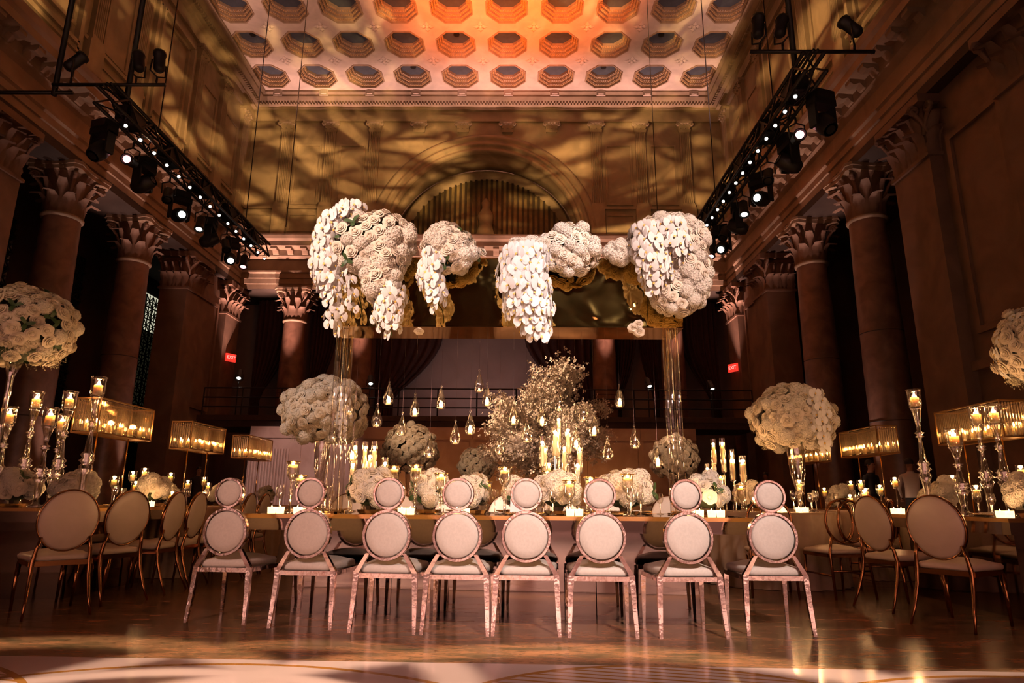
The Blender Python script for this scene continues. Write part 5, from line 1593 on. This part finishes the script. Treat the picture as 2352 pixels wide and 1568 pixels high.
for p in ((1.02, 5.62, 2.345), (1.075, 5.62, 2.31), (1.06, 5.60, 2.37)):
    bloom('rose', t, p, (rng.uniform(-.4, .4), -0.7, -0.5), 0.95)

for bq, xs in zip([o for o in COL.objects if o.name.startswith('flower_arrangement') and o.type == 'EMPTY'], ((-1.3, -1.1), (-0.66,), (0.10, 0.455), (1.35,))):
    hk = MB()
    for x in xs:
        hk.span((x - 0.012, 5.60, CZ1 + 0.0135), (x + 0.012, 5.75, CZ1 + 0.0175)).span((x - 0.012, 5.60, CZ1 - 0.2), (x + 0.012, 5.604, CZ1 + 0.0175))
    hk.build('hanger', M_TWIG, bq)

# ------------------------------------------------------------------ hanging glass drops
me_drop = mk('glass_drop', MB().lathe([(0, -0.200), (0.028, -0.197), (0.044, -0.178), (0.048, -0.150), (0.042, -0.115), (0.028, -0.075), (0.014, -0.035), (0.006, -0.010), (0.004, 0.0)], 16), M_GLASS)
me_eye = mk('hanging_loop', MB().tube([(0.008 * cos(k * pi / 5), 0, 0.008 + 0.008 * sin(k * pi / 5)) for k in range(10)], 0.0022, 5, closed=True), M_CRYSTAL)
me_open = mk('opening_rim', MB().tube([(0.023 * cos(k * pi / 7), -0.043, -0.143 + 0.025 * sin(k * pi / 7)) for k in range(14)], 0.0016, 4, closed=True), M_CRYSTAL)
DROPS = [(-1.154, 5.787, 1.866), (-1.265, 5.872, 1.677), (-0.921, 5.824, 1.765), (-1.04, 5.889, 1.6), (-0.696, 5.895, 1.844), (-0.543, 5.738, 1.515), (-0.413, 5.724, 1.598), (-0.355, 5.954, 2.009), (-0.273, 5.793, 1.858), (-0.035, 5.786, 1.691), (-0.163, 5.999, 1.442), (0.082, 5.852, 1.543), (0.224, 5.954, 1.703), (0.375, 5.853, 1.831), (0.927, 5.899, 1.87), (0.58, 5.762, 1.726), (0.689, 5.898, 1.607), (0.531, 5.963, 1.497), (0.803, 5.866, 1.397), (1.055, 5.928, 1.5), (1.25, 5.908, 1.335), (-0.769, 5.76, 1.398), (-1.484, 5.932, 1.378), (-1.528, 5.886, 1.787)]
hi = sorted(DROPS, key=lambda q: q[0])
for k, (x, y, z) in enumerate(hi):
    near = 'before the blossom tree' if -0.3 < x < 0.75 else ('before the marble screen' if x < -0.3 else 'before the dark end drapes')
    t = thing('hanging_glass_drop', '%s hanging teardrop glass with tealight from the grille window end of the canopy' % ORD[k] if k < 20 else '%s teardrop glass with tealight from the canopy end toward the waiter' % ORD[23 - k], 'candle holder', (x, y, z), rng.uniform(-0.6, 0.6), 'glass drops hung from the canopy')
    link('glass_drop', me_drop, t); link('hanging_loop', me_eye, t); link('opening_rim', me_open, t)
    MB().tube([(0, 0, 0.016), (0, 0, CZ0 - 0.0135 - z)], 0.0009, 4).build('thread', M_CRYSTAL, t)
    candle('tealight', 'tealight burning in the %s hanging teardrop from the grille window end' % ORD[k] if k < 20 else 'tealight burning in the %s hanging teardrop from the waiter end' % ORD[23 - k], 'tealights in the glass drops', (x, y, z - 0.192), 0.018, 0.014, 0.9 if k % 2 else 0.0, 0.55)

# ------------------------------------------------------------------ flower balls on vases
def vase(t, zb, zt, slim_=False):
    h = zt - zb
    if slim_:
        MB().lathe([(0, 0), (0.10, 0), (0.10, 0.01), (0.02, 0.03), (0.018, h * 0.5), (0.03, h * 0.52), (0.018, h * 0.54), (0.03, h * 0.85), (0.09, h), (0, h)], 16).build('vase', M_CRYSTAL, t, True)
    else:
        MB().lathe([(0, 0), (0.09, 0), (0.09, 0.012), (0.03, 0.04), (0.025, h * 0.22), (0.05, h * 0.26), (0.03, h * 0.30), (0.05, h * 0.36), (0.08, h * 0.55), (0.095, h * 0.85), (0.10, h)], 20).build('vase', M_CRYSTAL, t, True)
def ball(x, y, zb, zc, r, label, mix, step, slim_=False, flat=0.88, fall=None):
    t = thing('flower_ball', label, 'flowers', (x, y, zb), 0, 'flower balls on vases')
    c = (0, 0, zc - zb)
    vase(t, 0, zc - zb - r * flat * 0.72, slim_)
    lobe(t, c, (r, r, r * flat), mix, step, zmin=-0.82, jitter=0.12)
    if fall:
        cascade(t, [(q[0], q[1], q[2] - zb) for q in fall], 0.09, [('orchid_bloom', 1.0, 1.1)], 0.07)
    for k in range(22):
        a = 2 * pi * k / 22
        bloom('filler_sprig', t, (r * 0.72 * cos(a), r * 0.72 * sin(a), c[2] - r * flat * 0.66), (cos(a), sin(a), -0.8), 1.0)
    return t
BM = [('rose', 2.6, 1.28), ('hydrangea_head', 0.5, 1.05), ('leaf_spray', 0.15, 0.9)]
ball(-4.72, 5.95, 0.761, 2.40, 0.42, 'large ball of roses high above the tall candlesticks by the grille window', BM, 0.102, True)
ball(4.80, 5.70, 0.746, 2.22, 0.44, 'large ball of orchids and roses high above the table beside the waiter', [('orchid_bloom', 1.2, 1.2), ('rose', 1.2, 1.28)], 0.102, True)
ball(-2.43, 8.2, 0.746, 1.90, 0.47, 'hydrangea and rose ball on a glass vase behind the acrylic leg', [('hydrangea_head', 0.9, 1.25), ('rose', 2.0, 1.34)], 0.112, False, 0.85, [(0.30, -0.37, 2.12), (0.34, -0.37, 1.85), (0.32, -0.36, 1.58)])
ball(3.15, 7.5, 0.746, 1.76, 0.41, 'ivory flower ball on a glass vase before the crystal lanterns beyond the ring chairs', [('rose', 2.2, 1.3), ('hydrangea_head', 0.8, 1.2)], 0.106, False, 0.86, [(0.10, -0.38, 2.0), (0.14, -0.40, 1.8), (0.13, -0.38, 1.6), (0.20, -0.34, 1.40)])
for x, y, zb, zc, r, lab in ((-2.27, 14.0, 0.746, 1.86, 0.52, 'rose ball before the marble screen, larger of two beside the blossom tree'), (-1.04, 17.0, 0.746, 1.72, 0.42, 'small golden flower ball before the marble screen next to the blossom tree'), (3.32, 14.0, 0.746, 1.72, 0.45, 'flower ball behind the acrylic leg between blossom tree and slim candles')):
    t = thing('flower_ball', lab, 'flowers', (x, y, zb), 0, 'flower balls on vases')
    vase(t, 0, zc - zb - r * 0.6)
    lobe(t, (0, 0, zc - zb), (r, r, r * 0.95), [('rose', 2.0, 1.75), ('hydrangea_head', 0.3, 1.4)], 0.15, zmin=-0.8)
round_table('round table under cloth carrying the larger rose ball by the marble screen', 'beige cloth below the larger rose ball by the marble screen', (-2.27, 14.0, 0), 0.7, 0.745)
round_table('round table under cloth carrying the small golden flower ball', 'beige cloth below the small golden flower ball', (-1.04, 17.0, 0), 0.7, 0.745)
round_table('round table under cloth carrying the flower ball behind the acrylic leg', 'beige cloth below the flower ball behind the acrylic leg', (3.32, 14.0, 0), 0.7, 0.745)

# ------------------------------------------------------------------ low arrangements along the tables
def mound(x, y, z, rx, ry, rz, label, group, mix=RH, step=0.088):
    t = thing('low_centrepiece', label, 'flowers', (x, y, z), 0, group)
    lobe(t, (0, 0, rz * 0.95 + 0.035), (rx, ry, rz), mix, step, zmin=-0.42)
    MB().lathe([(0.04, 0.03), (0.05, 0.06), (0.03, 0.06)], 8).build('holder', M_TWIG, t)
    MB().lathe([(0, 0), (0.10, 0), (0.12, 0.03), (0, 0.03)], 14).build('tray', M_GOLD, t)
    for k in range(5):
        a = 2 * pi * k / 5
        bloom('filler_sprig', t, (rx * 0.7 * cos(a), ry * 0.7 * sin(a), rz * 1.2), (cos(a), sin(a), 0.5), 0.9)
MG = 'low flowers on the mirrored table'
for k, (u, v, rx, ry, rz) in enumerate(MAIN_MOUNDS):
    q = on_main(u, v, ZT + 0.001)
    mound(q[0], q[1], q[2], rx, ry, rz, '%s low mound of roses and hydrangea from the grille window end of the mirrored table' % ORD[k], MG)
for k, (x, y, s_) in enumerate(GRILLE_MOUNDS):
    mound(x, y, 0.761 if y < 7.4 else 0.746, 0.16 * s_, 0.16 * s_, 0.13, '%s low flower mound on the tables by the grille window' % ORD[k], 'low flowers by the grille window')
for k, (x, y, s_) in enumerate(WAITER_MOUNDS):
    mound(x, y, 0.746, 0.16 * s_, 0.16 * s_, 0.13, '%s low flower mound on the tables beside the waiter' % ORD[k], 'low flowers by the waiter')
mound(2.72, 7.85, 0.746, 0.16, 0.15, 0.13, 'low mound of flowers on the round beige cloth by the slim candles', 'low flowers on the beige cloth')

# ------------------------------------------------------------------ the blossom tree
t = thing('blossom_tree', 'large airy arrangement of cherry blossom branches behind the mirrored table', 'flowers', (0.55, 12.6, 0.746))
MB().lathe([(0, 0), (0.16, 0), (0.2, 0.3), (0.14, 0.6), (0.2, 0.72)], 20).build('vase', principled('gilt urn', (0.5, 0.3, 0.1), 0.3, metal=0.8), t, True)
rb = random.Random(12)
bl = MB()
tips = []
for k in range(46):
    a = rb.uniform(0, 2 * pi); el = rb.uniform(0.0, 1.45)
    L = rb.uniform(0.8, 1.25) * (1.0 + 0.75 * sin(el) ** 2)
    d = Vector((cos(a) * cos(el), sin(a) * cos(el), sin(el)))
    p0 = Vector((0, 0, 0.75)); pts = [p0]
    for s in range(1, 6):
        f = s / 5
        pts.append(p0 + Vector((d.x * L * f * 1.02, d.y * L * f, d.z * L * f + 0.22 * sin(f * pi) - 0.15 * f * f * cos(el))) + Vector((rb.gauss(0, .04), rb.gauss(0, .04), rb.gauss(0, .04))))
    MB().tube(pts, [0.014, 0.011, 0.009, 0.007, 0.005, 0.003], 5).build('branch', M_TWIG, t, True)
    for i in range(1, 6):
        n = 105 if i > 1 else 24
        for q in range(n):
            f = rb.random()
            c = pts[i - 1].lerp(pts[i], f) + Vector((rb.gauss(0, .10), rb.gauss(0, .10), rb.gauss(0, .10)))
            nrm = Vector((rb.gauss(0, 1), rb.gauss(0, 1) - 0.4, rb.gauss(0, 1))).normalized()
            Mx = Matrix.Translation(c) @ nrm.to_track_quat('Z', 'Y').to_matrix().to_4x4() @ Matrix.Scale(rb.uniform(1.0, 1.7), 4)
            for b in range(3):
                an = b * 2.1
                bl.add([(0, 0, 0), (0.026 * cos(an - .6), 0.026 * sin(an - .6), 0.006), (0.034 * cos(an), 0.034 * sin(an), 0.012), (0.026 * cos(an + .6), 0.026 * sin(an + .6), 0.006)], [(0, 1, 2, 3)], Mx)
bo = bl.build('blossom_mass', principled('cream blossom', (0.80, 0.66, 0.50), 0.7), t)
bo['kind'] = 'stuff'
# ================================================================== RIGGING, SIGNS, PEOPLE
M_LENS = emission('lit lamp lens', (1.0, 0.93, 0.80), 12.0)
M_LENSP = emission('pink lamp lens', (1.0, 0.35, 0.35), 14.0)
M_LENSO = emission('amber lamp lens', (1.0, 0.62, 0.30), 10.0)
for m_ in (M_LENS, M_LENSP, M_LENSO):
    m_.cycles.emission_sampling = 'NONE'
def truss(x, y0, y1, z, label):
    t = thing('lighting_truss', label, 'truss', (x, y0, z))
    L = y1 - y0
    for dx, dz in ((-0.15, 0.15), (0.15, 0.15), (-0.15, -0.15), (0.15, -0.15)):
        MB().tube([(dx, 0, dz), (dx, L, dz)], 0.030, 6).build('chord', M_BLACK, t, True)
    n = int(L / 0.35)
    for k in range(n):
        a, b = L * k / n, L * (k + 1) / n
        if k % 2:
            a, b = b, a
        m = MB()
        for dx in (-0.15, 0.15):
            m.tube([(dx, a, -0.15), (dx, b, 0.15)], 0.018, 4)
        m.tube([(-0.15, a, 0.15), (0.15, b, 0.15)], 0.014, 4)
        m.tube([(-0.15, a, -0.15), (0.15, b, -0.15)], 0.014, 4)
        m.build('lacing', M_BLACK, t)
    return t
tl = truss(TL, 9.0, 15.6, TZ, 'black lattice lighting truss hung on the grille window side')
tr_ = truss(TR, 8.2, 14.2, TZ, 'black lattice lighting truss hung on the waiter side')
me_can = mk('can_body', MB().lathe([(0.0, -0.16), (0.06, -0.16), (0.085, -0.12), (0.085, 0.14), (0.10, 0.15), (0.10, 0.20), (0.088, 0.20)], 14), M_BLACK)
me_lens = {}
for nm, mm in (('warm', M_LENS), ('pink', M_LENSP), ('amber', M_LENSO), ('dark', M_BLACK)):
    me_lens[nm] = mk('lens', MB().lathe([(0, 0.188), (0.04, 0.187), (0.062, 0.184)], 14), mm)
me_yoke = mk('yoke', MB().tube([(-0.11, 0, 0), (-0.12, 0, 0.2), (0, 0, 0.26), (0.12, 0, 0.2), (0.11, 0, 0)], 0.014, 5).tube([(0, 0, 0.26), (0, 0, 0.36)], 0.018, 5), M_BLACK)
me_head = mk('head_body', MB().lathe([(0.0, -0.22), (0.10, -0.20), (0.15, -0.10), (0.16, 0.08), (0.13, 0.22), (0.115, 0.24)], 16), M_BLACK)
me_hlens = {k: mk('lens', MB().lathe([(0, 0.242), (0.075, 0.240)], 16), v) for k, v in (('warm', M_LENS), ('pink', M_LENSP), ('dark', M_BLACK))}
me_fork = mk('fork', MB().box((-0.19, 0, 0.12), (0.05, 0.16, 0.42)).box((0.19, 0, 0.12), (0.05, 0.16, 0.42)).box((0, 0, 0.36), (0.43, 0.22, 0.12)).box((0, 0, 0.48), (0.34, 0.28, 0.14)), M_BLACK, False)
def lamp(p, aim, kind, lens, label, group, up=False, s=1.0):
    """a lamp in its yoke; aim: direction of the lens"""
    t = thing('stage_lamp', label, 'stage light', p, 0, group)
    t.scale = (s, s, s)
    q = Vector(aim).normalized().to_track_quat('Z', 'Y').to_euler()
    body = link('lamp_body', me_can if kind == 'can' else me_head, t, (0, 0, 0), q)
    link('lens', (me_lens if kind == 'can' else me_hlens)[lens], body)
    yz = math.atan2(aim[1], aim[0]) - pi / 2
    link('yoke' if kind == 'can' else 'fork', me_yoke if kind == 'can' else me_fork, t, (0, 0, 0), (pi if up else 0, 0, yz))
    return t
def mini(p, aim, lens, label, group):
    t = thing('pin_lamp', label, 'stage light', p, 0, group)
    t.scale = (0.42,) * 3
    q = Vector(aim).normalized().to_track_quat('Z', 'Y').to_euler()
    body = link('lamp_body', me_can, t, (0, 0, 0), q)
    link('lens', me_lens[lens], body)
    link('yoke', me_yoke, t, (0, 0, 0), (0, 0, 0))
C = Vector((0, 0, 1))
for side, X, y0, y1 in ((-1, TL, 9.0, 15.6), (1, TR, 8.2, 14.2)):
    who = 'grille window side truss' if side < 0 else 'waiter side truss'
    gi = 'lamps of the ' + who
    L = y1 - y0
    for k in range(15):                       # small pin lamps along the truss, aimed at the tables
        y = y0 + 0.25 + L * (k + 0.3) / 15.5
        mini((X - side * 0.15, y, TZ - 0.336), (-side * 4.0 - X * 0.3, -y * 0.9, -3.6), 'warm', 'small lit pin lamp in the row along the ' + who, gi + ', small')
    for k, (dy, dx, dz, aim, kind, lens) in enumerate(((0.5, 0.45, -0.75, (0.2 * side, -0.6, -0.9), 'head', 'dark'), (1.7, 0.35, -0.8, (-side * 0.9, -0.1, 0.4), 'head', 'dark'), (3.0, 0.30, -0.78, (-side * 0.6, -0.6, -0.2), 'head', 'warm'), (4.3, 0.30, -0.78, (-side * 0.8, 0.2, 0.45), 'head', 'dark'), (5.4, 0.1, -0.75, (-side * 0.4, -0.7, -0.5), 'head', 'warm'))):
        lamp((X + side * 0.27, y0 + dy, TZ - 0.685), aim, kind, lens, ('%s moving head hung under the ' % ORD[k]) + who, gi + ', moving heads', False, 0.9)
    for k, (dx, aim, lens) in enumerate(((0.75, (side * 0.15, 0.1, 1.0), 'amber'), (0.42, (side * 0.3, 0.2, 1.0), 'dark'), (-0.62, (-side * 0.5, 0.3, 0.9), 'amber' if side < 0 else 'dark'))):
        lamp((X - side * dx, y0 + 0.05, TZ + 0.598), aim, 'can', lens, ('%s upward par can on the cross bar of the ' % ORD[k]) + who, gi + ', upward cans', True, 1.0)
    for k, (dy, aim, lens) in enumerate(((1.12, (-side * 0.2, -0.9, -0.25), 'pink'), (2.35, (-side * 0.3, -0.5, -0.9), 'dark'), (3.66, (-side * 0.1, -0.35, -1.0), 'warm'), (4.87, (-side * 0.4, -0.4, -0.9), 'dark'), (5.9, (-side * 0.1, -0.3, -1.0), 'pink'))):
        lamp((X + side * 0.16, y0 + dy, TZ - 0.55), aim, 'can', lens, ('%s par can hung under the ' % ORD[k]) + who, gi + ', par cans', False, 1.0)
    tt = tl if side < 0 else tr_
    MB().tube([(-0.9, 0.05, 0.2), (0.9, 0.05, 0.2)], 0.03, 6).build('cross_bar', M_BLACK, tt, True)
    for dy in (1.5, L - 1.2):
        MB().tube([(0, dy, 0.15), (0, dy, ZC - TZ)], 0.012, 4).build('hoist_cable', M_BLACK, tt)
    MB().tube([(-side * 0.15, 0.3, 0.15), (-side * 0.15, 0.3, ZC - TZ)], 0.045, 6).build('hanging_pole', M_BLACK, tt, True)
    cb = MB()
    for k in range(9):
        y = 0.3 + k * L / 9.5
        cb.tube([(0.06 * (-1) ** k, y, -0.13), (0.05, y + 0.2, -0.20), (-0.03, y + 0.45, -0.21), (-0.05, y + 0.6, -0.13)], 0.014, 4)
    cb.build('cable_loops', M_BLACK, tt, True)
    for k in range(5):
        MB().box((0, 0, 0), (0.26, 0.42, 0.24)).box((0, -0.24, 0.02), (0.18, 0.06, 0.16)).build('dimmer_box', M_BLACK, tt, loc=(0.0, 0.7 + k * L / 5.2, 0.0))
    tb = MB()
    for q in range(3):
        tb.tube([(-0.06 + 0.06 * q, L * j / 14, 0.17 + 0.03 * sin(j * 1.7 + q)) for j in range(15)], 0.022, 5)
    tb.build('cable_bundle', M_BLACK, tt, True)
# far pole and bar at the edge of the hall
t = thing('lighting_pole', 'black hanging pole with a long cross bar beside the grille window side truss', 'pole', (-7.55, 9.3, 0))
MB().tube([(0, 0, TZ + 0.18), (0, 0, ZC - 0.06)], 0.045, 6).build('pole', M_BLACK, t, True)
MB().tube([(-2.0, 0, TZ + 0.23), (0.3, 0, TZ + 0.23)], 0.035, 6).build('cross_bar', M_BLACK, t, True)
for x, lab in ((-5.6, 'thin hoist cable in front of the end wall on the grille window side'), (3.35, 'thin hoist cable in front of the end wall above the canopy corner')):
    o = MB().tube([(x, 14.6, TZ - (0.8 if x > 0 else -0.2)), (x, 14.6, ZC - 0.06)], 0.012, 4).build('hoist_cable', principled('steel cable', (0.05, 0.04, 0.03), 0.5, metal=0.5), None)
    tag(o, lab, 'cable')
# small lamps under the gallery
for k, (x, z, lab) in enumerate(((-11.3, 5.75, 'small white lamp at the gallery end below the exit sign'), (-5.95, 5.55, 'small white lamp in front of the drape beside the acrylic leg'), (5.25, 5.5, 'small white lamp over the gallery beyond the acrylic leg'), (7.75, 5.4, 'small white lamp over the gallery below the second red sign'))):
    gl = lamp((x, 26.0, z), (0.2, -0.6, -1.0), 'can', 'warm', lab, 'gallery lamps', True, 1.25)
    MB().tube([(0, 0, -0.36), (0, 0, (3.955 - z) / 1.25)], 0.018, 6).build('stand', M_BLACK, gl)
# exit signs
def exit_sign(x, y, z, rz, lab):
    t = thing('exit_sign', lab, 'sign', (x, y, z), rz)
    MB().box((0, 0, 0), (0.48, 0.08, 0.34)).build('housing', principled('sign red', (0.35, 0.01, 0.01), 0.4, emit=(1.0, 0.05, 0.03), estr=0.9), t)
    fc = bpy.data.curves.new('lettering', 'FONT')
    fc.body = 'EXIT'; fc.size = 0.2; fc.align_x = 'CENTER'; fc.align_y = 'CENTER'; fc.extrude = 0.003
    fc.materials.append(emission('sign letters', (1.0, 0.30, 0.25), 2.0))
    tmp = bpy.data.objects.new('lettering_curve', fc); COL.objects.link(tmp)
    me = bpy.data.meshes.new_from_object(tmp.evaluated_get(bpy.context.evaluated_depsgraph_get()))
    bpy.data.objects.remove(tmp)
    o = link('lettering', me, t)
    o.location = (0, -0.044, 0); o.rotation_euler = (pi / 2, 0, 0)
    MB().tube([(0, 0.02, 0.17), (0, 0.02, 0.32)], 0.02, 5).build('stem', M_BLACK, t)
    return t
exit_sign(XC - 10.83, 27.55, 6.75, R(58), 'glowing red exit sign on the corner pier on the grille window side')
exit_sign(XC + 10.83, 27.55, 6.42, R(-58), 'glowing red exit sign on the corner pier on the waiter side')

# ------------------------------------------------------------------ people
M_SKIN = principled('skin', (0.42, 0.20, 0.13), 0.55)
M_WHITE = principled('white service jacket', (0.62, 0.50, 0.42), 0.8, bump=0.3, bscale=14)
M_SUIT = principled('dark suit', (0.012, 0.010, 0.012), 0.8)
M_HAIR = principled('dark hair', (0.01, 0.007, 0.006), 0.6)
def person(label, loc, rz, top, bend=0.0):
    """standing figure built as one skinned body; faces -y"""
    bm = bmesh.new()
    lay = bm.verts.layers.skin.verify()
    V = {}
    def J(n, p, r):
        z = p[2]
        y = p[1] - bend * max(0, z - 0.95)
        v = bm.verts.new((p[0], y, z)); v[lay].radius = (r, r * 0.86) if isinstance(r, float) else r
        V[n] = v
    J('pel', (0, 0, 0.96), (0.155, 0.115))
    J('waist', (0, 0, 1.12), (0.145, 0.105)); J('chest', (0, 0, 1.32), (0.175, 0.12)); J('neck0', (0, 0.01, 1.46), (0.09, 0.075)); J('neck', (0, 0, 1.53), (0.055, 0.055))
    J('chin', (0, -0.03, 1.585), (0.062, 0.066)); J('head', (0, -0.012, 1.66), (0.078, 0.094)); J('crown', (0, 0.0, 1.735), (0.062, 0.075))
    for s, n in ((-1, 'l'), (1, 'r')):
        J('sh' + n, (s * 0.185, 0.0, 1.42), 0.062); J('el' + n, (s * 0.245, 0.02, 1.14), 0.045); J('wr' + n, (s * 0.215, -0.14, 0.96), 0.030); J('pa' + n, (s * 0.205, -0.19, 0.925), (0.036, 0.02))
        for q in range(4):
            J('f%s%d' % (n, q), (s * (0.190 + 0.018 * q), -0.235 - 0.006 * (q in (1, 2)), 0.90), 0.009); J('g%s%d' % (n, q), (s * (0.188 + 0.018 * q), -0.255, 0.868), 0.008)
        J('t' + n, (s * 0.165, -0.20, 0.915), 0.010); J('u' + n, (s * 0.150, -0.225, 0.895), 0.009)
        J('hi' + n, (s * 0.095, 0, 0.88), 0.095); J('kn' + n, (s * 0.105, -0.02, 0.50), 0.060); J('an' + n, (s * 0.11, 0.02, 0.09), 0.042); J('he' + n, (s * 0.115, -0.02, 0.045), 0.045); J('to' + n, (s * 0.125, -0.17, 0.03), (0.045, 0.028))
    E = [('pel', 'waist'), ('waist', 'chest'), ('chest', 'neck0'), ('neck0', 'neck'), ('neck', 'chin'), ('chin', 'head'), ('head', 'crown')]
    for n in 'lr':
        E += [('chest', 'sh' + n), ('sh' + n, 'el' + n), ('el' + n, 'wr' + n), ('wr' + n, 'pa' + n), ('pel', 'hi' + n), ('hi' + n, 'kn' + n), ('kn' + n, 'an' + n), ('an' + n, 'he' + n), ('he' + n, 'to' + n), ('pa' + n, 't' + n), ('t' + n, 'u' + n)]
        for q in range(4):
            E += [('pa' + n, 'f%s%d' % (n, q)), ('f%s%d' % (n, q), 'g%s%d' % (n, q))]
    for a, b in E:
        bm.edges.new((V[a], V[b]))
    V['pel'][lay].use_root = True
    me = bpy.data.meshes.new('person')
    bm.to_mesh(me); bm.free()
    o = bpy.data.objects.new('person', me)
    COL.objects.link(o)
    o.location = loc; o.rotation_euler = (0, 0, rz)
    o.modifiers.new('skin', 'SKIN').use_smooth_shade = True
    sb = o.modifiers.new('sub', 'SUBSURF'); sb.levels = 2; sb.render_levels = 2
    # one material with clothing zones by height on the body
    m = principled('figure ' + label[:14], (0.4, 0.2, 0.13), 0.75)
    nt = m.node_tree; tc = nt.nodes.new('ShaderNodeTexCoord'); sp_ = nt.nodes.new('ShaderNodeSeparateXYZ')
    nt.links.new(tc.outputs['Object'], sp_.inputs[0])
    def mixc(fac, a, b):
        mx = nt.nodes.new('ShaderNodeMix'); mx.data_type = 'RGBA'
        nt.links.new(fac, mx.inputs['Factor'])
        for k, v in (('A', a), ('B', b)):
            if isinstance(v, tuple): mx.inputs[k].default_value = (*v, 1)
            else: nt.links.new(v, mx.inputs[k])
        return mx.outputs['Result']
    z = sp_.outputs[2]
    torso = mixc(math_node(nt, 'GREATER_THAN', z, 0.955), (0.012, 0.010, 0.012), top)
    hand = math_node(nt, 'MULTIPLY', math_node(nt, 'LESS_THAN', z, 0.965), math_node(nt, 'LESS_THAN', sp_.outputs[1], -0.13))
    hand = math_node(nt, 'MULTIPLY', hand, math_node(nt, 'GREATER_THAN', z, 0.7))
    c = mixc(hand, torso, (0.40, 0.19, 0.12))
    c = mixc(math_node(nt, 'GREATER_THAN', z, 1.50), c, (0.40, 0.19, 0.12))
    nt.links.new(c, nt.nodes['Principled BSDF'].inputs['Base Color'])
    me.materials.append(m)
    yb = lambda zz: -bend * max(0, zz - 0.95)
    hm = MB().lathe([(sin(pi * k / 8) * 1.0, -cos(pi * k / 8)) for k in range(3, 9)], 16, Matrix.Translation((0, 0.022 + yb(1.69), 1.69)) @ Matrix.Diagonal((0.088, 0.104, 0.098, 1)))
    hm.build('hair', M_HAIR, o, True)
    fm = MB()
    for s in (-1, 1):
        fm.lathe([(0, -0.008), (0.010, 0), (0, 0.008)], 8, Matrix.Translation((s * 0.03, -0.098 + yb(1.66), 1.665)))
    fm.build('eyes', principled('eye', (0.02, 0.015, 0.01), 0.2), o, True)
    MB().add([(-0.014, -0.098 + yb(1.63), 1.625), (0.014, -0.098 + yb(1.63), 1.625), (0, -0.128 + yb(1.63), 1.628), (0, -0.10 + yb(1.66), 1.665)], [(0, 1, 2), (0, 2, 3), (1, 3, 2)]).build('nose', M_SKIN, o)
    MB().box((0, -0.096 + yb(1.59), 1.595), (0.042, 0.012, 0.010)).build('mouth', principled('lips', (0.30, 0.09, 0.07), 0.5), o)
    em = MB()
    for s in (-1, 1):
        em.lathe([(0, -0.006), (0.026, 0), (0, 0.006)], 8, Matrix.Translation((s * 0.080, 0.0 + yb(1.65), 1.65)) @ Matrix.Rotation(pi / 2, 4, 'Y'))
    em.build('ears', M_SKIN, o, True)
    return tag(o, label, 'person')
person('person in a white service jacket leaning forward beside the tables', (8.35, 14.2, 0), R(150), (0.62, 0.50, 0.42), 0.12)
person('person in a dark suit standing beside the waiter by the marble column', (7.85, 14.9, 0), R(25), (0.012, 0.010, 0.012), 0.05)
person('person in a dark suit standing before the pier behind the crystal lanterns', (-9.7, 20.2, 0), R(30), (0.012, 0.010, 0.012), 0.0)
person('person in a dark suit standing behind the end ring chair near the slim candles', (8.0, 21.5, 0), R(-25), (0.012, 0.010, 0.012), 0.2)
